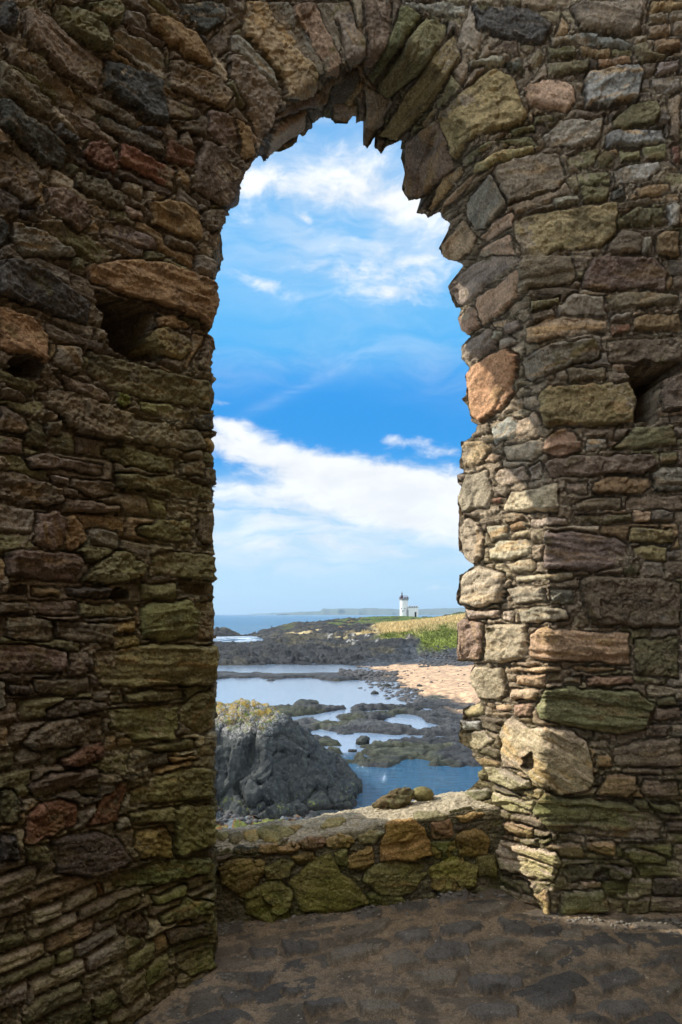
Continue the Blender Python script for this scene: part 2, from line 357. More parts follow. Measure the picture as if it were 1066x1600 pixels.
T += crop(0, 400, """
o 370,30 560,0 690,20 900,110 900,160 905,220 880,310 830,260 660,200 480,140 380,110; k 0,20 60,10 180,60 360,180 380,200 360,280 300,270 180,220 0,150
o 0,195 150,250 205,330 195,450 60,400 0,385; o 215,350 245,360 230,440 210,430; g 245,360 350,380 340,480 300,490 235,450; H 400,140 650,220 640,350 690,425 560,440 470,385 430,260
o 650,250 720,245 800,290 780,305 660,295; y 630,370 640,310 700,290 800,340 820,380 770,435 680,410; o 810,320 860,330 830,400 800,470 820,490 780,460
v 375,390 520,430 640,460 870,520 890,560 890,645 820,630 600,590 470,560 370,480; Y 485,570 540,570 560,620 520,635 480,605; v 580,600 700,610 800,650 790,690 690,680 590,640
k 800,660 890,660 895,720 840,720 800,700; g 545,665 700,700 840,730 870,800 780,810 545,770; b 150,560 300,560 540,660 535,780 330,740 190,600; b 230,480 400,530 460,570 470,620 300,570
v 430,790 560,790 740,840 735,910 520,870 430,820; b 750,860 840,850 850,920 750,910; v 490,905 700,915 900,960 895,1020 740,1010 500,960; b 105,840 200,820 430,870 430,910 300,890 130,880
b 0,610 110,660 130,720 110,740 0,720; b 0,740 110,755 110,830 0,810; b 195,690 260,685 265,745 200,740; b 0,890 60,890 260,970 270,1020 200,1040 0,1010; b 310,920 480,940 490,1000 400,1010 300,960
b 280,1000 510,1040 520,1066 260,1066; g 210,910 290,925 290,950 220,940; b 0,540 60,550 140,600 100,610 0,590; b 860,330 895,400 870,480 830,460 850,400
H 35,440 70,410 160,430 180,460 150,515 60,500; o 95,465 150,480 130,515 95,500
""")
T += crop(666, 400, """
p 90,130 200,20 260,0 390,0 400,20 250,120 160,210 130,210; t 205,170 380,50 400,120 370,200 240,295 210,250; b 385,60 400,0 600,0 635,60 610,110 440,130 390,180
b 660,90 690,20 720,0 960,0 1020,60 1000,140 880,130 740,145 660,130; b 750,165 860,140 1050,155 1050,195 900,215 790,225; g 560,200 620,155 740,160 760,235 560,240
v 440,190 570,165 560,200 440,230; b 440,240 540,210 550,245 450,270; t 425,300 520,245 760,250 770,300 600,330 430,365; t 130,260 170,210 205,210 230,290 180,335 140,300
p 150,370 260,300 300,340 295,380 180,465 150,430; l 265,280 340,250 350,280 310,300 270,305; g 315,280 380,260 390,300 330,325; g 270,315 310,310 315,345 280,350; g 300,350 350,330 380,360 310,390
T 165,490 330,380 380,410 365,500 360,570 300,640 220,695 185,670 175,560; g 385,440 500,365 700,345 730,420 640,450 520,490 430,525 395,500; b 585,470 750,465 750,515 600,525
y 465,590 510,540 850,520 880,590 870,700 700,710 490,705; H 840,460 1060,440 1060,490 975,530 980,660 960,700 870,690 880,580; b 765,345 1066,330 1066,440 770,445
o 865,260 910,235 1066,230 1066,310 860,310; r 775,280 855,270 855,320 780,325; g 770,240 850,235 855,265 775,275; b 980,560 1000,500 1066,485 1066,640 990,640
s 255,690 350,665 380,700 370,750 280,785; l 370,680 460,645 470,700 400,750 375,740; l 395,590 455,575 460,630 400,630; l 360,570 400,540 430,560 370,595
l 325,790 480,760 490,820 440,850 330,850; t 490,770 540,715 620,730 650,810 560,830 480,820; s 665,760 750,750 770,800 670,810; v 785,795 870,710 1030,705 1040,780 970,790 800,810
b 490,860 540,830 930,825 955,870 900,905 520,915; t 145,810 160,775 240,760 265,800 230,860 160,890; t 235,850 270,820 320,830 290,860; l 275,920 300,890 410,870 420,930 300,960
g 425,880 470,850 490,870 470,930 430,930; l 135,1000 155,910 250,890 275,990 260,1050 150,1066; l 320,1030 350,980 550,945 550,1066 310,1066; r 265,1010 310,1000 310,1030 270,1035
o 685,940 750,920 920,920 935,960 880,990 690,985; g 590,940 665,935 670,985 590,985; b 620,1030 700,1000 820,1005 820,1050 620,1060; b 845,1000 1066,990 1066,1055 845,1055
g 935,900 990,875 1066,880 1066,975 950,975; v 970,810 1045,810 1045,865 970,865; p 130,910 170,905 150,940 130,935
""")
T += crop(0, 800, """
b 150,0 220,0 270,20 265,150 220,160 140,130; o 275,20 310,5 345,60 350,120 310,165 265,150; g 365,70 500,80 510,120 500,155 370,130; v 570,70 650,35 795,30 800,120 700,120 580,90
b 830,0 895,0 900,140 850,130 830,100; b 25,160 130,155 350,175 350,220 320,285 200,285 30,260; v 340,290 380,230 500,155 600,220 590,280 460,300; v 630,180 720,160 895,180 900,290 800,280 640,260
H 470,330 500,310 540,330 545,360 500,375 470,360; o 145,310 260,315 260,350 150,345; o 5,300 50,300 45,340 5,335; d 280,310 460,310 465,360 290,350; v 590,300 740,295 745,355 600,370
h 755,290 890,290 890,350 830,350 760,340; b 135,365 325,370 325,430 150,430; b 0,370 120,380 125,420 0,425; v 335,380 560,385 570,435 430,440 335,435; b 35,440 120,430 230,450 230,530 180,540 35,525
b 240,450 470,465 460,545 240,530; y 475,460 570,455 575,500 480,505; y 470,515 580,512 590,560 475,570; v 590,400 640,375 780,365 820,420 825,510 700,545 600,530; b 815,380 895,370 895,540 830,530
v 400,580 700,545 900,560 905,690 870,720 650,725 560,740 420,720 395,640; b 0,555 140,550 280,580 280,670 150,680 0,670; b 290,580 370,580 370,670 330,685 290,680; b 150,700 370,690 380,740 320,770 160,750
b 0,700 30,710 30,820 0,830; d 40,720 130,720 140,760 50,765; v 525,760 640,740 780,740 770,780 660,800 530,790; v 460,760 520,755 530,795 465,800; v 460,820 600,815 740,810 750,900 730,950 560,950 465,900
v 750,830 800,770 880,735 910,790 905,900 850,925 760,880; d 190,830 270,780 450,790 450,820 330,850 200,870; b 120,910 260,860 440,850 450,960 400,980 150,990 90,960; r 260,1030 360,975 440,960 420,1030 330,1066 270,1066
v 600,980 680,960 815,940 820,985 650,1005; v 820,980 890,970 895,1010 830,1020; o 700,1025 840,1005 840,1025 720,1050; h 55,300 120,300 125,350 55,350
""")
T += crop(666, 800, """
l 135,60 180,20 215,40 235,110 230,190 190,220 150,190 140,120; l 250,60 340,45 345,100 270,125; o 350,50 410,35 415,70 355,85; l 425,30 580,15 600,50 480,65 430,70
l 260,150 300,120 420,105 440,170 350,200 270,200; p 490,80 620,80 800,100 850,130 840,220 700,250 490,240; y 855,65 1030,70 1030,130 860,125; y 865,140 1005,140 1005,205 870,190; o 1020,155 1066,95 1066,155
v 615,15 860,0 870,30 760,50 640,50; l 320,215 440,190 455,240 350,260; l 360,265 610,250 615,280 370,300; l 135,270 210,215 320,260 325,370 210,400 135,380; l 335,315 485,310 490,375 360,385
s 510,320 610,320 620,380 510,380; l 375,400 590,395 600,455 390,465; l 310,410 360,405 360,455 315,455; l 155,410 295,405 300,440 180,445; b 630,280 680,265 900,270 1066,290 1066,480 900,485 690,465
P 130,460 160,440 225,460 225,620 130,625; l 230,470 420,465 410,620 240,630; t 430,510 470,480 850,505 850,640 680,625 430,620; v 865,530 1066,520 1066,690 870,680; t 345,650 570,640 570,670 350,670
o 615,645 790,645 780,670 620,665; t 370,680 490,675 490,730 375,720; t 350,740 460,735 450,785 355,785; g 580,690 650,685 655,715 580,715; t 670,690 860,680 860,720 680,730
l 185,680 210,645 325,645 325,770 300,790 220,780 190,730; v 455,800 480,740 600,730 880,750 945,800 900,910 800,925 600,900 460,860; L 155,830 190,805 230,785 235,840 170,860
s 145,870 225,865 225,910 150,910; l 140,920 230,905 270,950 220,990 155,980; l 300,880 340,840 400,890 600,910 670,960 695,1100 680,1160 560,1180 470,1150 400,1080 300,1066; J 410,1020 440,1005 455,1050 430,1075 405,1060
t 275,800 350,800 350,830 280,830; t 360,800 445,795 440,850 360,850; b 955,820 1066,815 1066,870 950,870; d 920,890 1020,885 1020,935 920,940; b 780,980 900,950 1066,940 1066,1066 800,1066; o 705,1015 770,1000 775,1066 705,1066
b 690,950 770,950 770,990 700,990; v 960,780 1045,770 1045,805 960,810; o 195,1020 290,1040 295,1066 220,1066
""")
T += crop(0, 1200, """
b 120,80 200,30 400,0 410,40 330,80 160,130; r 110,200 160,150 250,125 340,150 340,230 220,290 110,325; r 370,240 440,130 510,60 545,60 500,230 420,245; v 560,100 640,40 760,0 900,0 905,90 880,130 700,145 560,160
v 550,190 740,160 730,230 560,240; v 735,180 800,150 900,150 900,320 830,350 740,365; o 580,260 700,250 730,300 730,375 600,380 570,340; d 220,300 400,265 500,290 560,390 420,460 240,440
k 0,280 70,280 85,380 0,400; v 110,330 200,320 210,390 120,400; v 470,460 700,390 880,370 880,430 700,480 500,510; v 640,540 780,480 780,530 650,570; v 410,620 500,550 600,530 590,580 440,650
v 670,620 780,540 890,560 890,610 680,660; d 530,640 600,610 640,640 630,700 560,710; d 700,680 880,650 890,700 720,740; v 760,780 900,730 900,830 800,870 740,830; r 415,480 440,480 440,540 420,540
v 330,85 420,80 420,120 340,120; b 420,20 480,20 470,60 425,65; v 0,90 60,85 100,140 80,240 0,240
""")
T += crop(666, 1200, """
l 265,120 270,95 400,140 440,130 430,200 330,190 270,150; v 435,180 480,100 620,130 800,140 990,215 985,300 800,300 500,260; l 290,340 310,300 550,360 570,400 540,480 480,470 310,420
t 300,220 440,250 440,300 310,280; v 455,310 510,280 520,310 470,330; o 650,330 690,300 780,310 790,370 680,350; v 815,350 860,340 1000,370 1010,410 870,400; d 560,420 700,400 860,420 850,470 600,480
v 560,520 740,515 760,600 560,620; t 430,530 510,500 520,620 490,620 480,560; o 705,110 750,25 870,30 880,100 830,130; b 895,110 910,50 1066,60 1066,140 930,130; v 925,140 1066,160 1066,205 950,175
l 230,0 300,0 430,60 440,90 340,90 250,50; p 465,20 500,15 520,60 500,105 478,75; g 130,120 190,80 260,90 255,130 200,140; h 700,430 760,430 765,465 700,465
v 300,440 430,480 440,540 330,500 290,470
""")
PAL['T'] = (214, 146, 92); PAL['P'] = (166, 128, 108); PAL['Y'] = (120, 130, 40); PAL['L'] = (190, 180, 120)
TP = crop(320, 1200, """
o 65,420 120,385 240,395 240,440 150,530 70,480; v 160,520 300,470 350,520 340,600 260,640 170,600; v 250,420 320,385 370,400 340,450 260,460; y 345,470 400,440 480,380 520,360 560,440 640,500 680,560 600,590 480,600 400,590
o 590,380 690,335 700,390 660,415 600,415; T 735,330 770,230 860,220 910,260 940,360 860,380 740,375; P 400,310 450,290 500,300 490,330 420,340; t 320,330 380,310 400,330 330,345; k 130,330 205,330 200,355 130,350
t 230,320 300,315 300,345 230,350; t 515,300 560,280 610,300 600,325 520,325; s 645,290 690,265 740,265 700,310 650,315; v 680,420 760,390 900,410 920,440 860,520 740,520 670,470
y 950,450 1000,400 1066,380 1066,510 960,500; g 880,190 960,185 1005,195 990,220 880,215; P 950,240 1020,220 1030,280 960,290; y 945,320 1040,310 1020,370 960,370; v 690,530 800,520 830,560 700,570
v 250,600 330,590 350,620 280,640; o 370,370 450,360 460,380 400,400; v 545,360 590,345 585,400 550,400
""")
TP += crop(666, 1200, """
o 130,280 210,255 260,300 250,360 130,360; v 20,320 90,310 110,350 60,380; y 10,430 100,375 210,420 200,490 60,510; t 140,200 200,185 230,195 150,220; v 215,380 280,370 285,450 225,450
""")
TP += crop(335, 1240, """
l 325,290 360,240 400,225 470,235 590,285 540,300 420,325 370,325; g 120,290 140,260 200,255 222,300 180,340 130,335; l 230,250 300,235 330,260 310,320 240,320; l 800,228 840,190 890,165 960,180 930,205
l 30,260 100,250 110,300 60,330 30,320; t 560,225 600,218 640,235 620,255 570,250; P 640,370 720,325 800,325 825,355 780,395 690,415; t 470,400 560,370 630,370 640,400 560,430 490,430; t 860,360 920,310 1000,320 1020,360 960,390 880,395
""", 225 / 1066)
TF = crop(320, 1200, """
k 625,615 700,600 745,615 640,645; k 315,735 480,740 470,765 340,780; g 540,710 720,650 780,650 740,690 560,730; k 800,590 920,570 940,590 810,610; k 795,710 940,685 955,720 840,745; k 915,775 990,740 1066,740 1066,785 960,810
k 990,690 1066,665 1066,700 1000,710; g 520,790 560,760 700,750 745,760 620,810 530,820; g 745,805 840,775 905,825 800,850; k 180,880 290,850 250,905 200,920; k 320,930 420,940 350,965; g 870,880 1000,850 1066,850 1050,900 920,915
g 700,930 850,920 830,950 720,960; k 180,765 300,760 290,790 200,800; k 420,1000 560,975 600,1000 450,1040; g 640,1000 800,980 830,1030 660,1050; k 60,960 160,940 200,980 90,1010
""") + crop(666, 1200, """
k 45,545 160,530 170,560 60,580; g 150,600 350,590 330,610 230,640; k 300,655 400,655 435,690 420,705 330,690; k 65,690 160,660 240,675 100,715; k 0,790 60,740 180,745 190,775 30,810; g 210,740 300,715 400,740 260,760
g 440,790 520,750 600,760 510,810; k 180,900 240,860 400,890 405,915 210,945; k 700,880 830,850 910,885 740,935; k 415,970 480,940 620,950 610,990 500,1020; k 165,1035 220,1000 390,1000 380,1045 230,1066
k 715,1010 740,985 900,970 940,1010 800,1050; g 600,830 780,830 660,855; g 700,750 850,740 840,770 720,770; k 900,830 1000,785 1040,805 910,830; g 930,940 1066,890 1066,930 990,975; k 590,1050 700,1030 760,1066 600,1066
g 560,690 640,680 650,705 570,715
""")
for k_ in PAL: PAL[k_] = tuple(c * .70 + g * .30 * (sum(PAL[k_]) / 420) + 14 for c, g in zip(PAL[k_], (166, 156, 136)))
lin = lambda c: np.array(srgb(*c)[:3])

OPENING = [(344, 1900), (344, 1515), (341, 1445), (339, 1400), (338, 1300), (340, 1260), (338, 1200), (338, 1150), (341, 1100), (339, 1060), (336, 1040), (337, 960), (335, 945), (338, 900), (336, 860), (334, 800), (337, 760), (335, 738), (336, 700),
    (334, 640), (333, 600), (336, 591), (327, 580), (331, 560), (336, 545), (334, 535), (329, 521), (333, 500), (339, 475), (338, 441), (341, 425), (347, 422), (349, 400), (347, 371), (353, 353), (360, 334), (370, 322), (377, 304), (382, 275),
    (390, 264), (400, 247), (409, 245), (415, 255), (422, 246), (430, 238), (449, 231), (464, 221), (469, 210), (475, 210), (483, 203), (490, 195), (501, 184), (516, 186), (524, 193), (543, 192), (552, 180), (559, 171), (556, 193), (567, 189),
    (570, 203), (568, 225), (575, 230), (588, 211), (591, 218), (585, 227), (595, 240), (606, 227), (614, 226), (625, 219), (627, 233), (633, 233), (627, 248), (630, 258), (633, 274), (629, 296), (640, 311), (659, 308), (670, 306), (651, 332), (665, 332),
    (668, 340), (687, 331), (691, 341), (704, 349), (695, 371), (688, 386), (693, 404), (726, 411), (722, 422), (700, 447), (713, 479), (726, 477), (715, 497), (722, 516), (735, 526), (722, 539), (722, 561), (733, 574), (727, 588), (730, 618),
    (722, 623), (732, 633), (737, 659), (747, 663), (745, 674), (737, 680), (722, 691), (720, 732), (730, 736), (715, 741), (715, 753), (721, 760), (717, 775), (718, 803), (716, 819), (717, 860), (730, 875), (741, 883), (718, 899), (715, 943),
    (726, 948), (724, 965), (715, 973), (714, 1033), (739, 1034), (741, 1042), (735, 1051), (735, 1070), (747, 1089), (750, 1096), (724, 1108), (724, 1119), (735, 1123), (720, 1126), (720, 1140), (717, 1147), (718, 1160), (737, 1171),
    (739, 1183), (756, 1200), (747, 1207), (747, 1219), (730, 1236), (722, 1247), (716, 1262), (722, 1300), (720, 1900)]
SMOOTH_OPEN = [(343, 1900), (341, 1300), (340, 700), (341, 420), (362, 330), (410, 246), (470, 206), (540, 186), (585, 205), (640, 262), (685, 330), (712, 430), (726, 540), (730, 640), (718, 760), (718, 1000), (735, 1100), (728, 1230), (720, 1300), (720, 1900)]
NEAR_EDGE = [(342, 1900), (340, 1300), (339, 700), (340, 420), (356, 335), (405, 247), (437, 188), (452, 150), (469, 137), (500, 122), (537, 98), (572, 78), (608, 70), (655, 78), (685, 105), (713, 142), (737, 214), (765, 270), (790, 320), (808, 380),
    (822, 450), (835, 520), (853, 600), (856, 800), (858, 1000), (848, 1150), (850, 1250), (868, 1340), (856, 1400), (856, 1900)]

def px_stones(xs, ys, stones, m_per_px, Hsink=-0.42, warp=2.4, rnd=(3, 7.5), seed=3, inset=.3, tilt_amp=.0004, off_amp=.012, bowk=1.0):
    """xs, ys: flat photograph positions of the surface points. Returns displacement, colour, bedding, id, best sdf"""
    n = len(xs); rs = np.random.RandomState(seed)
    wx = xs + fbm(xs / 14, ys / 14, 3, 41) * warp * 2 + fbm(xs / 70, ys / 70, 2, 47) * 5; wy = ys + fbm(xs / 14, ys / 14, 3, 43) * warp * 2
    best = np.full(n, -1e9); ids = np.full(n, -1, int); disp = np.zeros(n)
    col = np.zeros((n, 3)); bed = np.zeros((n, 3)); sink = np.zeros(n)
    for i, (code, poly) in enumerate(stones):
        P = np.array(poly); lo = P.min(0) - 14; hi = P.max(0) + 14
        sel = np.where((xs > lo[0]) & (xs < hi[0]) & (ys > lo[1]) & (ys < hi[1]))[0]
        if not len(sel): continue
        d = poly_sdf(wx[sel], wy[sel], P) - (inset if code[0] not in 'HhJ' else 0)
        if code[0] in 'HhJ':
            dep = {'H': Hsink, 'h': -0.07, 'J': -0.10}[code[0]]
            m = d > -1
            q = sel[m]; sink[q] = np.minimum(sink[q], dep * sstep(d[m], -1, 5)); best[q] = np.maximum(best[q], d[m])
            ids[q] = -2; col[q] = lin((92, 80, 66)) ; bed[q] = 0
            continue
        C = P - P.mean(0); ev, evec = np.linalg.eigh(C.T @ C); ax = evec[:, 1]
        if ax[0] < 0: ax = -ax
        size = math.sqrt(max(ev[1], 1)) / 2; wide = math.sqrt(max(ev[0], 1)) / 2
        m = (d > best[sel]) & (d > -3)
        q = sel[m]; dm = d[m]
        best[q] = dm; ids[q] = i
        off = rs.uniform(-off_amp, off_amp) + min(0.012, wide * 0.0005); tx, ty = rs.uniform(-1, 1, 2) * tilt_amp
        r = min(rs.uniform(*rnd), wide * 1.2 + 3)
        u = (xs[q] - P.mean(0)[0]); v = (ys[q] - P.mean(0)[1])
        al = (u * ax[0] + v * ax[1]); ac = (-u * ax[1] + v * ax[0])
        t = np.clip(dm / r, 0, 1); prof = np.sqrt(np.clip(1 - (1 - t) ** 2, 0, 1))
        bow = fbm(al / 55 + i * 3.1, ac / 30 + i * 7.7, 3, 60) * 0.020 * bowk
        jit = rs.uniform(-.15, .15); al2, ac2 = al + ac * jit, ac - al * jit
        wav = fbm(al2 / 40 + i, ac2 / 20, 2, 70) * 9
        Lp = (ac2 + wav) / rs.uniform(5, 13) + vn2(al2 / 26 + i, ac2 / 14, 81) * 1.1
        l0 = np.floor(Lp); lf = sstep(Lp - l0, 0, .35)
        zz = np.zeros_like(l0) + i
        la = (_h(l0 - 1, zz, zz, 5) * (1 - lf) + _h(l0, zz, zz, 5) * lf - .5) * (1 + 1.6 * vn2(al2 / 45 + l0 * 3.3, l0 * 7.1, 83))
        la = la + fbm(al2 / 40 + i * 5, (ac2 + wav) / 6, 2, 80) * .5
        crk = fbm(al / 50 + i * 1.9, ac / 42 - i, 3, 85); crk = np.exp(-(crk / .018) ** 2) * (rs.rand() < .45) * sstep(vn2(al / 35, ac / 35 + i, 86), -.1, .15)
        gk = 1.0 if rs.rand() < .5 else .18; fl = rs.uniform(.6, 1.5) * 0.009 * gk; rk = 1.0 if gk > .5 else 1.9
        chip = np.clip(ridged(al / 24 + i, ac / 18, 3, 90) - .35, 0, 1) * 0.012
        disp[q] = -0.034 + prof * (0.034 + off + np.clip(u * tx + v * ty, -.02, .02)) + (la * fl * 1.5 + bow - chip - crk * .012 + fbm(xs[q] / 4.5, ys[q] / 4.5, 3, 87) * .0065 * rk + (rk - 1) * cells(al / 26 + i, ac / 20, 91)[0] * .016) * np.clip(t * 1.5, 0, 1)
        base = lin(PAL[code[0]]); base = base * rs.uniform(.82, 1.2) * (1 + rs.uniform(-.06, .06, 3))
        c = base[None, :] * (1 + .30 * fbm(al / 20 + i, ac / 9, 3, 95)[:, None])
        # streaks of iron stain along the bedding
        st = sstep(fbm(al2 / 45 + i * 9, (ac2 + wav) / 9, 3, 97), .12, .42)[:, None] * rs.uniform(0, .8)
        c = c * (1 - st) + st * c.mean(1)[:, None] * np.array([[1.55, 1.0, .42]])
        dk = sstep(fbm(al2 / 30 + i * 2, (ac2 + wav) / 16, 3, 99), .10, .45)[:, None] * rs.uniform(0, .75)
        c = c * (1 - dk * .62)
        col[q] = c; bed[q, 0] = al2 * m_per_px; bed[q, 1] = (ac2 + wav * .6) * m_per_px; bed[q, 2] = i * 1.37
    return disp, col, bed, ids, best, sink

def filler(a, b, zone, rows, seed, lens, gap=.006):
    """irregular courses: b = course coordinate, a = along (metres). returns sdf, cell id, local coords"""
    rs = np.random.RandomState(seed)
    a = a + fbm(a * 5, b * 5, 3, seed) * .06; b = b + fbm(a * 2.2, b * 5, 3, seed + 5) * .040
    edges = [b.min() - .1]
    while edges[-1] < b.max() + .1: edges.append(edges[-1] + rs.uniform(*rows))
    edges = np.array(edges); ri = np.clip(np.searchsorted(edges, b) - 1, 0, len(edges) - 2)
    sd = np.full(len(a), -1.0); cid = np.zeros(len(a), int); ca = np.zeros(len(a)); cb = np.zeros(len(a)); nid = 0; wid = np.zeros(len(a))
    for r in range(len(edges) - 1):
        m = np.where(ri == r)[0]
        if not len(m): continue
        hgt = edges[r + 1] - edges[r]
        e = [a[m].min() - rs.uniform(.05, .3)]
        while e[-1] < a[m].max() + .3: e.append(e[-1] + rs.uniform(*lens) * (0.6 + hgt * 6))
        e = np.array(e); ci = np.clip(np.searchsorted(e, a[m]) - 1, 0, len(e) - 2)
        dl = a[m] - e[ci]; dr = e[ci + 1] - a[m]; db = b[m] - edges[r]; dt = edges[r + 1] - b[m]
        qx = np.minimum(dl, dr); qy = np.minimum(db, dt)
        rr = .018
        cx_ = np.clip(rr - qx, 0, None); cy_ = np.clip(rr - qy, 0, None)
        d = np.where((cx_ > 0) & (cy_ > 0), rr - np.hypot(cx_, cy_), np.minimum(qx, qy)) - gap
        sd[m] = d; cid[m] = nid + ci; ca[m] = a[m] - (e[ci] + e[ci + 1]) / 2; cb[m] = b[m] - (edges[r] + edges[r + 1]) / 2; wid[m] = hgt
        nid += len(e)
    return sd, cid, ca, cb, wid, nid

# ------------------------------------------------------------------ the main wall: left wall, arch, right wall share one bent surface
STEP = 1.7
gx = np.arange(-560, 1420, STEP); gy = np.arange(-340, 1760, STEP)
GX, GY = np.meshgrid(gx, gy); NY, NX = GX.shape
fx = GX.ravel(); fy = GY.ravel()
so, qx, qy = poly_sdf(fx, fy, OPENING, True)
fuzz = fbm(fx / 9, fy / 9, 3, 5) * 3.0 + fbm(fx / 30, fy / 30, 2, 8) * 3
so2 = so + fuzz * (np.abs(so) < 30)
sx_ = np.where((so2 > 0) & (so2 < STEP * 1.5), fx + (qx - fx) * np.clip(so2 / (np.abs(so) + .2), 0, 1), fx)
sy_ = np.where((so2 > 0) & (so2 < STEP * 1.5), fy + (qy - fy) * np.clip(so2 / (np.abs(so) + .2), 0, 1), fy)
keep = so2 < STEP * 1.42
k = (fx - CX) / F
YL = 2.608 / np.clip(.666 - k, .02, None); YF = 3.65 + .02 * k
bl = .16; hh = np.clip(.5 + .5 * (YF - YL) / bl, 0, 1); face = YF * (1 - hh) + YL * hh - bl * hh * (1 - hh) * .5
dn = poly_sdf(fx, fy, NEAR_EDGE); ds = -poly_sdf(fx, fy, SMOOTH_OPEN); ds = np.where(dn > 0, np.clip(ds, 0, None), 1)
frac = np.where(dn > 0, dn / (dn + ds + 1e-6), 0); frac *= sstep(dn, 0, 6)
Y = face + frac * (.525 + .0 * k)
Y = blur(Y.reshape(NY, NX), 2, 2).ravel() + fbm(fx / 160, fy / 160, 3, 12) * .035
kx = (sx_ - CX) / F; m_ = (CY - sy_) / F
B = np.stack([kx * Y, Y, EYE + m_ * Y], 1)
G = B.reshape(NY, NX, 3); G0 = np.stack([k * Y, Y, EYE + (CY - fy) / F * Y], 1).reshape(NY, NX, 3)
Nn = np.cross(np.gradient(G0, axis=1), np.gradient(G0, axis=0)); Nn /= np.linalg.norm(Nn, axis=2, keepdims=True) + 1e-9
view = -G0 + np.array([0, 0, EYE]); flip = np.sign((Nn * view).sum(2, keepdims=True)); Nn = (Nn * flip)
for c in range(3): Nn[:, :, c] = blur(Nn[:, :, c], 2, 1)
Nn = Nn.reshape(-1, 3)
disp, col, bed, ids, best, sink = px_stones(fx, fy, T, .0035)
# filler coordinates
mid = np.argmin(np.abs(gy - 960)); rowp = G0[mid]; seg = np.hypot(np.diff(rowp[:, 0]), np.diff(rowp[:, 1])); sarc = np.concatenate([[0], np.cumsum(seg)])
A1 = np.tile(sarc, NY); B1 = B[:, 2]
ring_d = 150 + dn                                # px
ringz = np.minimum(ring_d, (470 - fy) + 0 * fx); ringz = np.minimum(ringz, (fx - 330) * .8 + (300 - fy) * .25)
acx, acy = 575., 420.
ang = np.arctan2(acy - fy, fx - acx); rad = np.hypot(fx - acx, fy - acy) * .0035
in_ring = ringz > 0
sdf1, c1, ca1, cb1, w1, n1 = filler(A1, B1, None, (.045, .105), 21, (.09, .30))
sdf2, c2, ca2, cb2, w2, n2 = filler(rad, ang * .95, None, (.04, .09), 22, (.12, .40))
fs = np.where(in_ring, sdf2, sdf1); fid = np.where(in_ring, c2 + n1, c1); fa = np.where(in_ring, ca2, ca1); fb = np.where(in_ring, cb2, cb1); fw = np.where(in_ring, w2, w1)
zone_gap = np.abs(ringz) * .0035 - .006
fs = np.minimum(fs, zone_gap)
fs = np.minimum(fs, (-best - 1.5) * .0036)       # leave room for the traced blocks
rs = np.random.RandomState(5); NF = n1 + n2 + 5
foff = rs.uniform(-.014, .012, NF); frnd = rs.uniform(.010, .024, NF); ftone = rs.uniform(.65, 1.25, NF); fpal = rs.randint(0, 100, NF)
names = 'bbbvvvgodbtlgb'
pal = np.array([lin(PAL[names[i % len(names)]]) for i in range(100)])
fcol = pal[fpal[fid]] * ftone[fid][:, None]
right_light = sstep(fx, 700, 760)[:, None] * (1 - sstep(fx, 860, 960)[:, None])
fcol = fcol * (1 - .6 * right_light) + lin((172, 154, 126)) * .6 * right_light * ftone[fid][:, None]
t = np.clip(fs / frnd[fid], 0, 1); prof = np.sqrt(1 - (1 - t) ** 2)
lamf = fbm(fa * 9 + fid * 3.3, fb * 55 + fid, 3, 31)
fdisp = -.034 + prof * (.030 + foff[fid]) + (lamf * .010 + fbm(fa * 20 + fid, fb * 30, 3, 33) * .012 + fbm(fx / 4.5, fy / 4.5, 3, 37) * .007) * t
fcol = fcol * (1 + .35 * fbm(fa * 14 + fid, fb * 40, 3, 35))[:, None]
fbed = np.stack([fa, fb, fid * 1.7 + 500], 1)
isf = (fs > 0) & (best < 0) | ((best < -3) & (fs > -.004))
mort = ~isf & ((best < 0) | (ids == -1))
mcol = lin((178, 162, 136)) * (1 + .5 * fbm(fx / 6, fy / 6, 3, 55))[:, None]
rubble = fbm(fx / 5.5, fy / 5.5, 3, 51)
mdisp = -.029 + rubble * .030 + fbm(fx / 40, fy / 40, 2, 52) * .022 + np.clip(fbm(fx / 90, fy / 90, 2, 59), -.1, 1) * .02 + np.clip(fbm(fx / 45, fy / 38, 3, 58) - .06, 0, 1) * .055
D = np.where(isf, fdisp, np.where(ids >= 0, disp, mdisp))
D = np.maximum(D, np.where(mort | (ids == -1), mdisp, -1)) if True else D
D = np.maximum(D, mdisp - .012)
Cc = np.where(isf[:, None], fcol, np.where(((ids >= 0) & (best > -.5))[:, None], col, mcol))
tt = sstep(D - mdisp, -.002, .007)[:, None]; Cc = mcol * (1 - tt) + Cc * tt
Cc = np.where((ids == -2)[:, None], mcol * .8, Cc)
bed = np.where(isf[:, None], fbed, bed)
bed[mort] = np.stack([fx * .0035, fy * .0035, 0 * fx], 1)[mort]
D = np.where(sink < -.002, sink + rubble * .01 + mdisp * .5, D)
# the joints close at the outline so the traced silhouette holds
eb = sstep(-so2, 0, 10); D = D * (.45 + .55 * eb)
rightw = sstep(fx, 660, 740)[:, None]; Cc = Cc * (1 + .40 * rightw); lum_ = Cc.mean(1, keepdims=True); Cc = Cc * (1 - .12 * rightw) + lum_ * .12 * rightw  # paler right-hand stones, colour raised further to brighten that wall
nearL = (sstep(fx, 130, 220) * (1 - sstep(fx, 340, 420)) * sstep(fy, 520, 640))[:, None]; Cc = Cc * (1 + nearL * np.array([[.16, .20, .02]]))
V = B + Nn * D[:, None]
V[:, 2] = np.maximum(V[:, 2], -.25)
idx = np.arange(NY * NX).reshape(NY, NX)
Q = np.stack([idx[:-1, :-1], idx[1:, :-1], idx[1:, 1:], idx[:-1, 1:]], -1).reshape(-1, 4)
okq = keep[Q].all(1) & (B[Q, 2].max(1) > -.12)
Q = Q[okq]
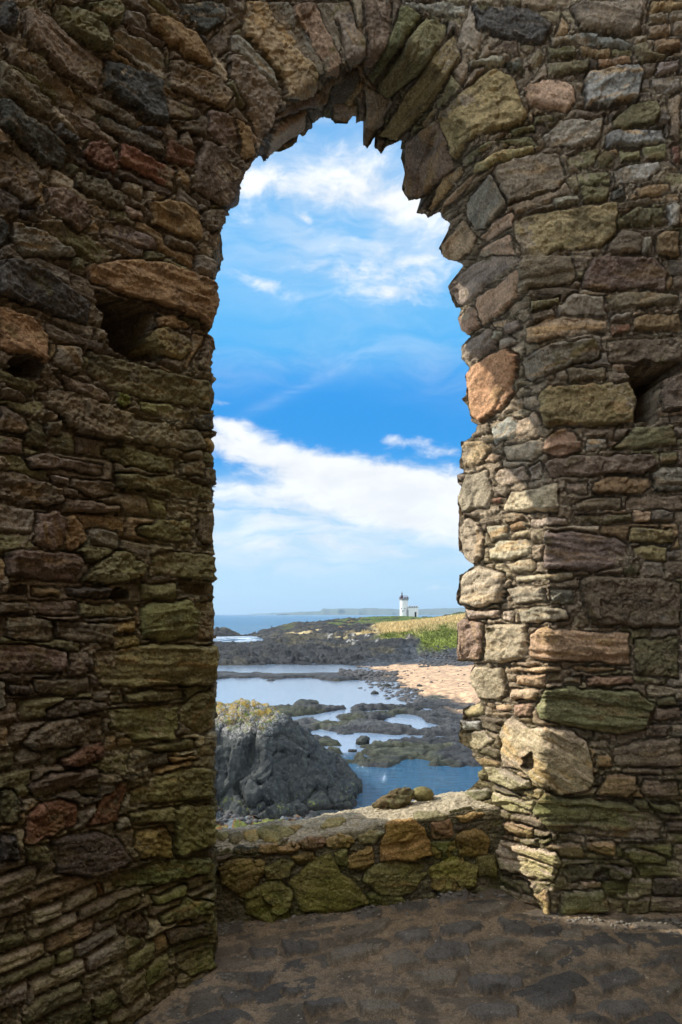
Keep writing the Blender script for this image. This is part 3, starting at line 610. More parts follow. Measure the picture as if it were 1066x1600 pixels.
# skirt: thickness of the masonry behind the outline of the opening
fullok = np.zeros((NY + 1, NX + 1), bool)
cellok = okq.reshape(NY - 1, NX - 1)
cnt_edges = {}
E = []
def edge_between(okA, okB, v0, v1):
    m = okA & ~okB; E.append(np.stack([v0[m], v1[m]], 1))
hz = B[:, 2].reshape(NY, NX); inside_cell = (B[:, 2].reshape(NY, NX)[:-1, :-1] > -.12)
op = ~keep.reshape(NY, NX)
opc = (~cellok) & inside_cell
L_ = cellok[:, :-1]; Rr = cellok[:, 1:]
edge_between(L_, ~opc[:, 1:] , idx[1:, 1:-1][:, :], idx[:-1, 1:-1])     # right neighbour is opening
edge_between(Rr, ~opc[:, :-1], idx[:-1, 1:-1], idx[1:, 1:-1])
edge_between(cellok[:-1, :], ~opc[1:, :], idx[1:-1, :-1], idx[1:-1, 1:])
edge_between(cellok[1:, :], ~opc[:-1, :], idx[1:-1, 1:], idx[1:-1, :-1])
E = np.concatenate(E); E = E[E[:, 0] != E[:, 1]]
ev, inv = np.unique(E, return_inverse=True); inv = inv.reshape(E.shape)
outw = np.stack([-(CX + 20 - 560 + 0 * ev), 0 * ev, 0 * ev], 1).astype(float)
cxo = np.array([.06, 0, 1.9]); 
base_pts = V[ev]
ctr = np.stack([.10 + 0 * ev, 0 * ev, np.minimum(base_pts[:, 2], 2.9)], 1)
dirv = base_pts - ctr; dirv[:, 1] = 0; dirv /= np.linalg.norm(dirv, axis=1, keepdims=True)
layers = []; skc = []; skb = []
isleft = base_pts[:, 0] < -.2
depth_tot = np.where(isleft, .82, .45)
NL = 14
for j in range(1, NL + 1):
    f = j / NL; dy_ = depth_tot * f
    p = base_pts.copy()
    p *= 1; rayx = (base_pts[:, 0]) / base_pts[:, 1]; rayz = (base_pts[:, 2] - EYE) / base_pts[:, 1]
    p[:, 1] += dy_; p[:, 0] = rayx * p[:, 1]; p[:, 2] = EYE + rayz * p[:, 1]
    p += dirv * (.012 + .05 * f + .25 * max(0, f - .8) * 5 * .3)[None] if False else dirv * (.01 + .06 * f)
    nz = fbm(base_pts[:, 2] * 9 + base_pts[:, 0] * 9, p[:, 1] * 6, 3, 77) * .02
    p += dirv * np.abs(nz)[:, None]
    layers.append(p); skc.append(Cc[ev] * .9); skb.append(np.stack([p[:, 1], p[:, 2], base_pts[:, 0]], 1))
p = layers[-1] + dirv * 1.2; layers.append(p); skc.append(Cc[ev]); skb.append(skb[-1])
nV = len(V); ne = len(ev)
V = np.vstack([V] + layers); Cc = np.vstack([Cc] + skc); bed = np.vstack([bed] + skb)
SQ = []
prev = ev[inv]
for j in range(NL + 1):
    cur = nV + j * ne + inv
    SQ.append(np.stack([prev[:, 0], prev[:, 1], cur[:, 1], cur[:, 0]], 1)); prev = cur
SQ = np.concatenate(SQ)
first_of = np.tile(ev[inv][:, 0], NL + 1)

# which thing a face belongs to: 0 left wall, 1 arch, 2 right wall
reg = np.where(fx < 460, 0, 2); reg = np.where((ringz > 0), 1, reg)
vo = np.array([('V' in s[0]) for s in T] + [False, False])
sid = ids.copy(); sid[(best < 0) & (ids >= 0)] = -1; sid[isf] = -1
for i, (code, poly) in enumerate(T):
    mm = sid == i
    if mm.any():
        r_ = 1 if 'V' in code else (0 if np.mean([p[0] for p in poly]) < 460 else 2)
        reg[mm] = r_
areas = {i: (sid == i).sum() * STEP * STEP for i in range(len(T))}
things = []
for nm, lb, ct in (('stone_wall', 'dark rough sandstone rubble wall on the left with a deep square hole', 'wall'),
                   ('stone_arch', 'broken arch of jagged radiating sandstone slabs over the seaward opening', 'arch'),
                   ('stone_wall', 'paler layered sandstone rubble wall with bulging jamb stones to the right of the opening', 'wall')):
    e_ = empty(nm, {0: (-.8, 2.7, 0), 1: (.1, 3.7, 3.2), 2: (1.5, 3.65, 0)}[len(things)]); tag(e_, lb, ct); things.append(e_)
bpy.context.view_layer.update()
def put(name, Qs, th):
    loc = np.array(th.location)
    used, inv_ = np.unique(Qs, return_inverse=True)
    return make_mesh(name, V[used] - loc, inv_.reshape(Qs.shape), M_STONE, th, Cc[used], bed[used])
qs_id = sid[Q[:, 0]]; qreg = reg[Q[:, 0]]; sreg = reg[first_of]
names_c = {'r': 'rusty red sandstone block', 'k': 'charcoal grey block', 'o': 'ochre stained sandstone block', 'y': 'yellow layered sandstone block', 'T': 'orange sandstone block', 's': 'pale blue grey block', 'P': 'reddish brown block', 'Y': 'mossy bright green stone'}
done = np.zeros(len(Q), bool)
for R_ in (0, 1, 2):
    cand = sorted([i for i in areas if areas[i] > (900 if R_ == 1 else 1500) and reg[sid == i][:1] == R_], key=lambda i: -areas[i])[:60]
    for i in cand:
        mk = qs_id == i
        if mk.sum() < 30: continue
        o = put('voussoir' if R_ == 1 else 'block', Q[mk], things[R_]); done |= mk
        cc = T[i][0][0]
        if cc in names_c and R_ != 1: o['label'] = names_c[cc]
    mk = (qreg == R_) & ~done
    put('rubble_stonework', np.vstack([Q[mk], SQ[sreg == R_]]), things[R_])
    done |= mk
print('wall verts', len(V), 'stones', len(T))

# ------------------------------------------------------------------ parapet wall across the foot of the opening
PA = np.array([-.95, 3.44]); PB = np.array([1.25, 4.02]); PL = np.linalg.norm(PB - PA); PU = (PB - PA) / PL; PN_ = np.array([-PU[1], PU[0]])   # PN_ points outwards (away from the room)
nu = int(PL / .005); us = np.linspace(0, PL, nu)
def par_h(x): return np.interp(x, [-1, -.6, -.2, .2, .6, .95, 1.3], [.385, .39, .405, .44, .475, .50, .56])
prof_s = []
for q in np.linspace(-.1, 1, 100): prof_s.append((0.0 + .02 * (1 - max(q, 0)) * -1, q, 0))
for q in np.linspace(0, 1, 26)[1:]: a_ = q * math.pi / 2; prof_s.append((.06 * (1 - math.cos(a_)), 1.0, .05 * math.sin(a_)))
for q in np.linspace(.06, .36, 60)[1:]: prof_s.append((q, 1.0, .05 + .012 * math.sin((q - .06) / .30 * math.pi)))
for q in np.linspace(0, 1, 10)[1:]: a_ = q * math.pi / 2; prof_s.append((.36 + .05 * math.sin(a_), 1.0, .05 * math.cos(a_)))
for q in np.linspace(0, 1, 14)[1:]: prof_s.append((.41, 1.0, -q * 1.4))
prof_s = np.array(prof_s); nv_ = len(prof_s)
UU, PI_ = np.meshgrid(us, np.arange(nv_))
W_ = prof_s[PI_, 0]; HB = prof_s[PI_, 1]; HA = prof_s[PI_, 2]
base_x = PA[0] + PU[0] * UU; H0 = par_h(base_x) - .05
wv_ = fbm(UU * 2.2, W_ * 3 + 3, 3, 101) * .05
PX = PA[0] + PU[0] * UU + PN_[0] * (W_ + wv_ * .3); PY = PA[1] + PU[1] * UU + PN_[1] * (W_ + wv_ * .6); PZ = H0 * HB + HA + wv_ * .5 * (HB > .95)
G0p = np.stack([PX, PY, PZ], -1)
Np = np.cross(np.gradient(G0p, axis=1), np.gradient(G0p, axis=0)); Np /= np.linalg.norm(Np, axis=2, keepdims=True) + 1e-9
if Np[nv_ // 3, nu // 2, 1] > 0: Np = -Np
Bp = G0p.reshape(-1, 3); Npf = Np.reshape(-1, 3)
ppx = CX + Bp[:, 0] / Bp[:, 1] * F; ppy = CY - (Bp[:, 2] - EYE) / Bp[:, 1] * F
front = (PI_.ravel() < 150)
spx = np.where(front, ppx, -5000)
dP, cP, bP, iP, beP, skP = px_stones(spx, ppy, TP, .0036, rnd=(6, 12), seed=9, inset=-4, off_amp=.006)
s3, c3, a3, b3, w3, n3 = filler(UU.ravel(), (PI_ * .006).ravel(), None, (.06, .12), 33, (.08, .2), gap=.016)
s3 = np.where(HB.ravel() * 0 + PI_.ravel() > 118, -1, s3)
s3 = np.where(np.random.RandomState(61).rand(n3 + 5)[c3] < .55, -1, s3)
s3 = np.minimum(s3, (-beP - 5) * .0036)
gap_n = fbm(UU.ravel() * 60, PI_.ravel() * .4, 3, 105)
mdp = -.012 + gap_n * .010 + fbm(UU.ravel() * 9, PI_.ravel() * .05, 3, 107) * .02
t3 = np.clip(s3 / .03, 0, 1); f3 = np.where(s3 > 0, -.016 + np.sqrt(1 - (1 - t3) ** 2) * .022 + gap_n * .006, -1)
rs = np.random.RandomState(8); pc3 = np.array([lin(PAL[q]) for q in 'vbyvobvv'])[rs.randint(0, 8, n3 + 5)] * .8
dP = np.where(iP >= 0, dP + .012, -1)
cP = cP * np.array([[1.0, 1.03, .74]])
top_ = sstep(PI_.ravel().astype(float), 108, 124)
dP = np.where((iP >= 0), dP * (1 - .2 * top_), dP)
D3 = np.maximum(np.maximum(mdp, f3), dP)
m3c = (lin((150, 140, 112)) * (1 - top_[:, None]) * .85 + lin((216, 204, 176)) * top_[:, None]) * (1 + .35 * gap_n[:, None])
lowgreen = sstep(PZ.ravel(), .30, .05)[:, None] * .35
C3 = np.where((dP > mdp - .001)[:, None] & (dP >= f3)[:, None], cP, np.where((f3 > mdp)[:, None], pc3[c3] * (1 + .3 * gap_n[:, None]), m3c))
bd3 = np.where((dP > mdp)[:, None], bP, np.stack([a3 + UU.ravel() * .3, b3 * .3, c3 * 1.3], 1))
Vp = Bp + Npf * D3[:, None]
ix = np.arange(nv_ * nu).reshape(nv_, nu)
Qp = np.stack([ix[:-1, :-1], ix[:-1, 1:], ix[1:, 1:], ix[1:, :-1]], -1).reshape(-1, 4)
par = empty('parapet_wall', (0, 3.7, 0)); tag(par, 'low rubble parapet with pale mortar cap closing the foot of the opening', 'wall')
idp = np.where((dP > mdp) & (dP >= f3) & (beP > -.2), iP, -1); qid = idp[Qp[:, 0]]; donep = np.zeros(len(Qp), bool)
def putp(name, Qs, cols=C3):
    used, inv_ = np.unique(Qs, return_inverse=True)
    return make_mesh(name, Vp[used] - np.array(par.location), inv_.reshape(Qs.shape), M_STONE, par, cols[used], bd3[used])
for i in range(len(TP)):
    mk = qid == i
    if mk.sum() < 250: continue
    o = putp('stone', Qp[mk]); donep |= mk
    if TP[i][0] in names_c: o['label'] = names_c[TP[i][0]].replace('block', 'stone').replace('layered', 'weathered')
putp('mortar_bed', Qp[~donep])

# ------------------------------------------------------------------ floor
xs_ = np.arange(-2.4, 3.4, .006); ys_ = np.arange(2.2, 4.3, .0065)
FX, FY = np.meshgrid(xs_, ys_); fX = FX.ravel(); fY = FY.ravel()
z0 = fbm(fX * 1.3, fY * 1.3, 3, 120) * .03
qx_ = CX + fX / fY * F; qy_ = CY + (EYE - z0 * 0) / fY * F
dF, cF, bF, iF, beF, skF = px_stones(qx_, qy_, TF, .004, warp=2.0, rnd=(1.5, 3.5), seed=19, inset=-1, off_amp=.004, bowk=.25)
ca_, sa_ = math.cos(.26), math.sin(.26)
fwx = fbm(fX * 1.7, fY * 1.7, 3, 126) * .22
s4, c4, a4, b4, w4, n4 = filler(fX * ca_ + fY * sa_ + fwx * .5, -fX * sa_ + fY * ca_ + fwx, None, (.12, .20), 44, (.10, .28), gap=.013)
s4 = np.minimum(s4, (-beF - 4) * .004)
rs = np.random.RandomState(14); vis = rs.uniform(.05, 1, n4 + 5); cc4 = np.array([lin((118, 110, 98)), lin((106, 102, 96)), lin((130, 118, 102))])[rs.randint(0, 3, n4 + 5)]
gr = fbm(fX * 70, fY * 70, 4, 122); gr2 = fbm(fX * 9, fY * 9, 4, 123)
dirt = gr * .007 + gr2 * .009 + (fbm(fX * 28, fY * 28, 3, 129)) * .006
f4 = -.006 + np.clip(s4 / .02, 0, 1) ** .6 * .022 * vis[c4] + gr * .003 + fbm(fX * 25, fY * 25, 3, 125) * .005
f4 = np.where(s4 > 0, f4, -1)
dF = np.where(iF >= 0, -.012 + (dF + .034) * .80 + gr * .002, -1)
dF = np.where(iF >= 0, dF * 1.0 + .010 * (beF > 0), -1)
D4 = np.maximum(np.maximum(dirt, f4), dF)
slab_c = {'k': lin((122, 117, 110)), 'g': lin((140, 131, 116))}
cF2 = np.zeros_like(cF)
for i, (cd, _) in enumerate(TF): cF2[iF == i] = slab_c[cd] * (0.85 + .3 * ((i * 37) % 10) / 10)
cF2 *= (1 + .5 * gr2[:, None])
dirtc = lin((156, 138, 114)) * (1 + .4 * gr[:, None] + .5 * gr2[:, None])
C4 = np.where((dF >= D4 - 1e-6)[:, None], cF2, np.where((f4 >= D4 - 1e-6)[:, None], cc4[c4] * (1 + .4 * gr2[:, None]), dirtc))
shells = (vn2(fX * 160, fY * 160, 130) > .47)[:, None] & (fbm(fX * 4, fY * 4, 2, 131) > .0)[:, None]
C4 = np.where(shells, lin((215, 208, 195)), C4)
Vf = np.stack([fX, fY, z0 + D4 - .004], 1)
iy = np.arange(len(fX)).reshape(FX.shape)
Qf = np.stack([iy[:-1, :-1], iy[:-1, 1:], iy[1:, 1:], iy[1:, :-1]], -1).reshape(-1, 4)
def ground_material():
    m, t = new_mat('paving_and_earth')
    c = t.n('ShaderNodeAttribute', attribute_name='scol').outputs['Color']
    pos = t.n('ShaderNodeNewGeometry').outputs['Position']
    fine = t.noise(pos, 150, 5, .7); mid = t.noise(pos, 22, 5, .6)
    col = t.mix(t.smooth(fine, .35, .7, 0, .8), t.mix(1.0, c, (.6, .58, .56, 1), 'MULTIPLY'), t.mix(1.0, c, (1.35, 1.3, 1.25, 1), 'MULTIPLY'))
    col = t.mix(t.smooth(mid, .5, .75, 0, .6), col, t.mix(1.0, col, (.5, .48, .45, 1), 'MULTIPLY'))
    finish(t, col, t.smooth(mid, .3, .7, .6, .95), t.math('ADD', fine, t.math('MULTIPLY', mid, .8)), .006, 1.0, .3)
    return m
M_GROUND = ground_material()
fl = make_mesh('floor', Vf, Qf, M_GROUND, None, C4, None); tag(fl, kind='structure')
# rest of the chamber behind the camera (unseen; wall heights chosen for the light)
def prism(name, pts, z0_, z1_, col=(118, 104, 84)):
    P = np.array(pts, float); n = len(P)
    Vv = np.vstack([np.c_[P, np.full(n, z0_)], np.c_[P, np.full(n, z1_)]])
    me = bpy.data.meshes.new(name)
    me.from_pydata([tuple(q) for q in Vv], [], [tuple(range(n))[::-1], tuple(range(n, 2 * n))] + [(i, (i + 1) % n, n + (i + 1) % n, n + i) for i in range(n)])
    a = me.attributes.new('scol', 'FLOAT_COLOR', 'POINT'); a.data.foreach_set('color', np.tile(srgb(*col), (2 * n, 1)).astype(np.float32).ravel())
    a = me.attributes.new('bed', 'FLOAT_VECTOR', 'POINT'); a.data.foreach_set('vector', Vv.astype(np.float32).ravel())
    me.materials.append(M_STONE); o = bpy.data.objects.new(name, me); COL.objects.link(o); return o
TOPZ = 5.0
def chamber(name, pts, z0_, z1_, label): o = prism(name, pts, z0_, z1_); tag(o, label, 'wall'); return o
chamber('stone_wall', [(-1.62, 1.50), (-2.75, -.2), (-3.2, .1), (-2.1, 1.80)], -.3, TOPZ, 'continuation of the left rubble wall towards the back of the chamber')
chamber('stone_wall', [(-2.75, -.2), (-2.75, -3.2), (-3.25, -3.2), (-3.2, .1)], -.3, 1.0, 'plain side wall of the chamber behind and left of the viewer')
chamber('stone_wall', [(-2.75, -2.7), (3.2, -2.7), (3.2, -3.2), (-2.75, -3.2)], -.3, 7.0, 'plain back wall of the chamber behind the viewer')
chamber('stone_wall', [(2.30, -2.7), (2.30, 3.62), (3.25, 3.62), (3.25, -2.7)], -.3, 7.5, 'plain side wall of the chamber to the right of the viewer')
bf = prism('back_floor', [(-3.2, -3.2), (3.3, -3.2), (3.3, 2.19), (-3.2, 2.19)], -.2, -.03, (110, 98, 84)); tag(bf, kind='structure')
# core of the tower masonry above and behind the modelled faces, so that no light leaks through
# ------------------------------------------------------------------ sea, shore and land
SEA = -6.4; EH = EYE - SEA      # eye 8 m above the water
def water_material():
    m, t = new_mat('sea_water')
    pos = t.n('ShaderNodeNewGeometry').outputs['Position']
    sp = t.n('ShaderNodeSeparateXYZ', _in={0: pos}); y = sp.outputs[1]; x = sp.outputs[0]
    # calm inside the rock pools, rippled in the near inlet, choppy at sea
    calm = t.math('MULTIPLY', t.smooth(y, 37.5, 40), t.smooth(y, 175, 150))
    r1 = t.noise(t.scale(pos, 1.0, 2.6, 1), 2.6, 3, .55, .3)
    r2 = t.noise(t.scale(pos, 1.0, 2.2, 1), 9.0, 3, .6, .3)
    far = t.noise(t.scale(pos, .10, .24, 1), 1.0, 5, .65)
    r0_ = t.noise(t.scale(pos, .8, 2.0, 1), 1.1, 3, .5, .4)
    h = t.math('ADD', t.math('MULTIPLY', r0_, .30), t.math('ADD', t.math('MULTIPLY', r1, .34), t.math('MULTIPLY', r2, .12)))
    amp = t.smooth(calm, 0, 1, 1.0, .035)
    h = t.math('MULTIPLY', h, amp)
    h = t.math('ADD', h, t.math('MULTIPLY', t.math('MULTIPLY', far, 1.6), t.smooth(y, 200, 300)))
    shallow = t.math('MULTIPLY', t.smooth(y, 35, 27), t.smooth(x, 2.0, -1.5))
    deep = t.mix(t.smooth(y, 160, 260), t.mix(calm, (.010, .105, .21, 1), (.20, .27, .36, 1)), (.010, .11, .22, 1))
    body = t.mix(shallow, deep, (.030, .030, .012, 1))
    patch = t.noise(t.scale(pos, .004, .02, 1), 1.0, 5, .6)
    body = t.mix(t.math('MULTIPLY', t.smooth(patch, .4, .65), t.smooth(y, 180, 320)), body, (.03, .13, .22, 1))
    # foam where the swell meets the reef
    fo = t.noise(t.scale(pos, .16, .30, 1), 1.0, 7, .7)
    fz = t.math('MULTIPLY', t.math('MULTIPLY', t.smooth(y, 196, 205), t.smooth(y, 268, 250)), t.smooth(x, -20, -28))
    foam = t.math('MULTIPLY', fz, t.smooth(fo, .47, .60))
    wc = t.noise(t.scale(pos, .05, .35, 1), 1.0, 6, .75)
    foam = t.math('MAXIMUM', foam, t.math('MULTIPLY', t.smooth(wc, .70, .76), t.math('MULTIPLY', t.smooth(y, 210, 300), .5)))
    col = t.mix(foam, body, (.82, .86, .90, 1))
    rough = t.math('ADD', t.math('MULTIPLY', t.smooth(y, 170, 300), .22), t.math('ADD', .04, t.math('MULTIPLY', foam, .5)))
    bp = t.n('ShaderNodeBump', _in={'Height': h, 'Distance': 1.0, 'Strength': 1.0})
    b = t.n('ShaderNodeBsdfPrincipled', _in={'Base Color': col, 'Roughness': rough, 'IOR': 1.6, 'Specular IOR Level': .8})
    t.t.links.new(bp.outputs[0], b.inputs['Normal'])
    t.n('ShaderNodeOutputMaterial', _in={'Surface': b.outputs[0]})
    return m
yy = np.concatenate([np.linspace(4.8, 60, 30), np.geomspace(64, 26000, 50)])
wv1 = np.linspace(-1.4, 1.4, 25)
WX = yy[:, None] * wv1[None, :]; WY = np.repeat(yy[:, None], 25, 1)
iw = np.arange(WX.size).reshape(WX.shape)
Qw = np.stack([iw[:-1, :-1], iw[:-1, 1:], iw[1:, 1:], iw[1:, :-1]], -1).reshape(-1, 4)
sea = make_mesh('sea', np.stack([WX.ravel(), WY.ravel(), np.full(WX.size, SEA)], 1), Qw, water_material()); tag(sea, kind='structure')

def P2(x, y, h=0.0):        # photograph position of a point h metres above the sea -> plan position
    Yd = (EH - h) * F / (y - CY); return ((x - CX) / F * Yd, Yd)
land = []
for Yd, row in {
    92: [(250, -1.2), (340, -1.2), (450, -1.2), (560, -1.2), (620, -.9), (660, .15), (750, .7), (950, 1.2)],
    100: [(250, -1), (340, -1), (450, -1), (560, -.9), (610, -.35), (650, .35), (750, .8), (950, 1.4)],
    107: [(250, .0), (340, .05), (450, -.05), (545, -.05), (600, .25), (640, .5), (680, .7), (750, 1.0), (950, 1.8)],
    118: [(250, 1.3), (340, 1.3), (450, 1.5), (560, 1.4), (620, 1.1), (660, .9), (700, 1.1), (750, 1.4), (950, 2.4)],
    126: [(250, 1.4), (340, 1.4), (400, 1.5), (450, 2.0), (560, 2.3), (620, 2.6), (660, 1.9), (700, 2.0), (750, 2.4), (950, 3.5)],
    137: [(250, 1.5), (340, 1.6), (400, 1.8), (450, 2.5), (520, 2.9), (560, 2.7), (600, 3.3), (640, 3.7), (680, 3.7), (720, 4.4), (950, 6)],
    160: [(250, .8), (340, .9), (400, 1.1), (450, 2.5), (520, 3.5), (560, 3.7), (600, 4.6), (650, 5.5), (715, 6.5), (950, 9)],
    190: [(250, -.8), (340, -.7), (400, -.5), (450, 2.2), (520, 4.0), (560, 4.3), (600, 5.1), (650, 6.0), (715, 7.2), (950, 10)],
    210: [(250, -.8), (340, -.8), (400, -.7), (440, 1.4), (520, 4.2), (600, 4.9), (650, 5.5), (715, 7.1)],
    240: [(250, -.8), (340, -.8), (390, -.6), (430, 1.2), (450, 3.3), (520, 4.8), (560, 4.9), (600, 5.0), (650, 5.4), (715, 7.2), (950, 11)],
    262: [(300, .5), (330, 2.0), (350, 2.5), (362, 1.4), (378, -.2), (395, .3), (424, 2.6)],
    275: [(300, -.5), (330, -.5), (365, -.5), (400, .2), (445, 3.9), (480, 4.6), (520, 5.8), (545, 6.6), (565, 5.4), (590, 6.4), (620, 7.0), (640, 6.8), (680, 6.2), (715, 7.5), (950, 12)],
    300: [(250, -1), (350, -1.5), (420, -1.2), (470, 1.5), (540, 5), (580, 7.1), (620, 7.2), (640, 6.9), (660, 6.1), (680, 6.8), (700, 8.0), (715, 8.7), (760, 10), (950, 14)],
    335: [(350, -2), (450, -2), (540, 1), (580, 5.3), (630, 6.2), (655, 5.7), (700, 6.5), (950, 8)],
    370: [(450, -2), (540, -1.5), (600, 0), (640, 1), (700, 2.0), (950, 3)],
    420: [(250, -3), (450, -3), (600, -3), (720, -3), (950, -3)]}.items():
    for x, h in row: land.append((x, Yd, h))
land = np.array(land)
def tc_(x, Yd): return np.stack([x / 45.0, np.log(Yd) * 13.0], -1)
Cn = tc_(land[:, 0], land[:, 1]); Kd = np.linalg.norm(Cn[:, None] - Cn[None], axis=2)
n_ = len(land); Am = np.zeros((n_ + 3, n_ + 3)); Am[:n_, :n_] = Kd + np.eye(n_) * .02; Am[:n_, n_] = 1; Am[:n_, n_ + 1:] = Cn; Am[n_:, :n_] = Am[:n_, n_:].T
sol = np.linalg.solve(Am, np.concatenate([land[:, 2], [0, 0, 0]]))
def land_h(x, Yd):
    q = tc_(x, Yd); o = sol[n_] + q @ sol[n_ + 1:]
    for i in range(n_): o = o + sol[i] * np.hypot(q[:, 0] - Cn[i, 0], q[:, 1] - Cn[i, 1])
    return o
def plan(poly, h=0.0): return [P2(x, y, h) for x, y in poly]
SHELF = plan([(250, 1106), (345, 1104), (380, 1101), (420, 1098), (450, 1098), (462, 1102), (478, 1099), (490, 1104), (520, 1103), (545, 1101), (575, 1100), (605, 1103), (640, 1101), (650, 1096), (700, 1060), (980, 1060), (980, 1196), (745, 1194), (700, 1197), (668, 1196),
              (655, 1190), (632, 1193), (628, 1196), (600, 1198), (570, 1197), (552, 1196), (500, 1192), (250, 1180)], .1)
POOLS = [plan(q, .05) for q in (
    [(455, 1121), (475, 1118), (500, 1114), (530, 1110), (543, 1101), (552, 1103), (552, 1114), (528, 1118), (520, 1124), (540, 1128), (575, 1127), (605, 1124), (625, 1115), (640, 1114), (652, 1118), (660, 1123), (655, 1130), (695, 1133), (672, 1139), (655, 1141), (625, 1135), (600, 1130), (560, 1131), (530, 1132), (500, 1132), (478, 1128)],
    [(500, 1138), (528, 1146), (560, 1146), (600, 1149), (635, 1147), (625, 1153), (602, 1160), (590, 1165), (566, 1166), (560, 1172), (575, 1179), (592, 1186), (572, 1185), (550, 1180), (548, 1188), (536, 1186), (528, 1170), (512, 1155), (495, 1146)])]
SAND = plan([(585, 1037), (620, 1036), (690, 1040), (760, 1043), (980, 1050), (980, 1125), (760, 1124), (745, 1112), (728, 1103), (712, 1096), (700, 1090), (672, 1082), (650, 1072), (628, 1058), (604, 1050)], .5)
SHIN = plan([(560, 1030), (640, 1020), (700, 1022), (980, 1025), (980, 1046), (740, 1045), (690, 1041), (620, 1037), (560, 1040)], .8)
SHELF2 = plan([(240, 1054), (345, 1053), (400, 1052), (450, 1054), (480, 1051), (560, 1052), (610, 1054), (600, 1061), (560, 1060), (520, 1063), (470, 1060), (430, 1062), (400, 1058), (340, 1059), (240, 1060)], .1)
WEED = plan([(200, 1275), (345, 1262), (400, 1260), (440, 1258), (500, 1266), (530, 1272), (512, 1284), (470, 1292), (430, 1310), (420, 1420), (200, 1420)], .1)

yr = np.exp(np.arange(math.log(14), math.log(430), .0042)); kr = np.arange(-.42, .46, .0016)
TY, TK = np.meshgrid(yr, kr, indexing='ij'); TX = TK * TY; tX = TX.ravel(); tY = TY.ravel(); tPx = CX + TK.ravel() * F
LH = land_h(tPx, tY)
shf = poly_sdf(tX, tY, SHELF); wob = fbm(tX * .5, tY * .5, 4, 200) * 1.6 + fbm(tX * 2, tY * 2, 3, 201) * .5
pool = np.full(tX.shape, -50.)
for q in POOLS: pool = np.maximum(pool, poly_sdf(tX, tY, q))
sand = poly_sdf(tX, tY, SAND) + fbm(tX * .35, tY * .35, 4, 203) * 4
shin = poly_sdf(tX, tY, SHIN); weed = poly_sdf(tX, tY, WEED) + fbm(tX * .9, tY * .9, 3, 207) * 1.0
lay = fbm(tX * .35 + tY * .1, tY * .9, 5, 210)
shelf = -.5 + .75 * sstep(shf + wob * .8, -.6, .9) + np.clip(lay, -.3, 1) * .30 * sstep(shf, 0, 3) + .22 * sstep(shf, 3, 8) * np.clip(fbm(tX * .2, tY * .25, 3, 212), -.1, 1)
shelf = shelf - (shelf + .35) * sstep(pool + wob * .55, -.5, .45)
pud = sstep(fbm(tX * .16, tY * .45, 4, 214), .20, .27) * sstep(tPx, 720, 690); shelf = shelf - (shelf + .12) * pud
shelf = np.where(shf > -4, shelf, -1.5)
gnw = lambda a, b, k: fbm(a * .2 + k * 9, b * .2, 3, 360 + k) * .7
rocky = ridged(tX * .11, tY * .16, 5, 215) * .8 + ridged(tX * .5, tY * .8, 4, 216) * .30 + fbm(tX * 1.3, tY * 2.4, 4, 217) * .22
step_ = (np.floor(rocky * 3 + fbm(tX * .3, tY * .3, 2, 218)) / 3)
g1, q1 = cells(tX * .085 + gnw(tX, tY, 1), tY * .26 + gnw(tX, tY, 2), 350); g2, q2 = cells(tX * .28 + gnw(tX, tY, 3), tY * .75, 352); g3, q3 = cells(tX * .9, tY * 1.9 + gnw(tX, tY, 4), 354)
rocky = rocky * .30 + step_ * .20 + g1 * .75 + g2 * .42 + g3 * .16 + .30 - .35 * np.exp(-(q1 / .06) ** 2) - .15 * np.exp(-(q2 / .1) ** 2)
# green and straw coloured turf
gn = fbm(tX * .06, tY * .05, 4, 220); gn2 = fbm(tX * .5, tY * .25, 4, 221)
hill = sstep(tPx + gn * 25, 575, 600) * sstep(tY + gn * 10, 116, 121) * sstep(tY + gn * 10, 213, 205)
lump = np.minimum(sstep(tPx + gn2 * 14, 664, 650), sstep(tY + gn2 * 3, 137, 133)); hill = hill * (1 - lump)
leftg = sstep(tPx, 520, 535) * sstep(tPx, 600, 585) * sstep(tY + gn * 30, 140, 146) * sstep(tY, 165, 158) * sstep(gn2, -.15, .05)
head = sstep(tPx + gn * 30, 545, 570) * sstep(tY, 226, 236) * sstep(tY, 352, 340) * (1 - sstep(gn2 + gn * .6 + (tY < 255) * .12, .12, .2) * .9)
farR = sstep(tPx, 640, 660) * sstep(tY, 212, 225) * sstep(gn2, .1, -.1) * .8
patchy = sstep(fbm(tX * .09, tY * .06, 4, 224), .2, .36) * sstep(tPx, 430, 470) * sstep(tY, 140, 165) * .7
grass = np.clip(np.maximum.reduce([hill, leftg, head, farR, patchy]), 0, 1)
sandy = sstep(sand, -1.0, 1.2) * sstep(tY, 50, 56) * sstep(tY, 122, 112)
shingle = np.maximum(sstep(shin + wob, -1, 1.5), sstep(tPx, 630, 650) * sstep(tY, 124, 118) * sstep(tY, 104, 108)) * (1 - sandy)
ra = sstep(LH, -.6, .6) * (1 - grass * .93) * (1 - sandy) * (1 - shingle * .35)
ra = ra * sstep(tY, 103, 112)
Ln = LH + (rocky * 1.3 - .75) * ra + grass * (fbm(tX * .8, tY * .5, 4, 226) * .28 + fbm(tX * .1, tY * .1, 3, 227) * .7)
beachf = .22 + np.clip((tPx - 620) / 130, 0, 2) * .5 + fbm(tX * .2, tY * .2, 3, 230) * .12 + fbm(tX * 2, tY * 2, 2, 231) * .04
beach = np.where((sand > -1), beachf * sstep(sand, -1, 3), -2)
shf2 = poly_sdf(tX, tY, SHELF2) + fbm(tX * .25, tY * .25, 4, 219) * 5
ledge2 = np.where(shf2 > -3, -.4 + .75 * sstep(shf2, -1.5, 1.5), -2)
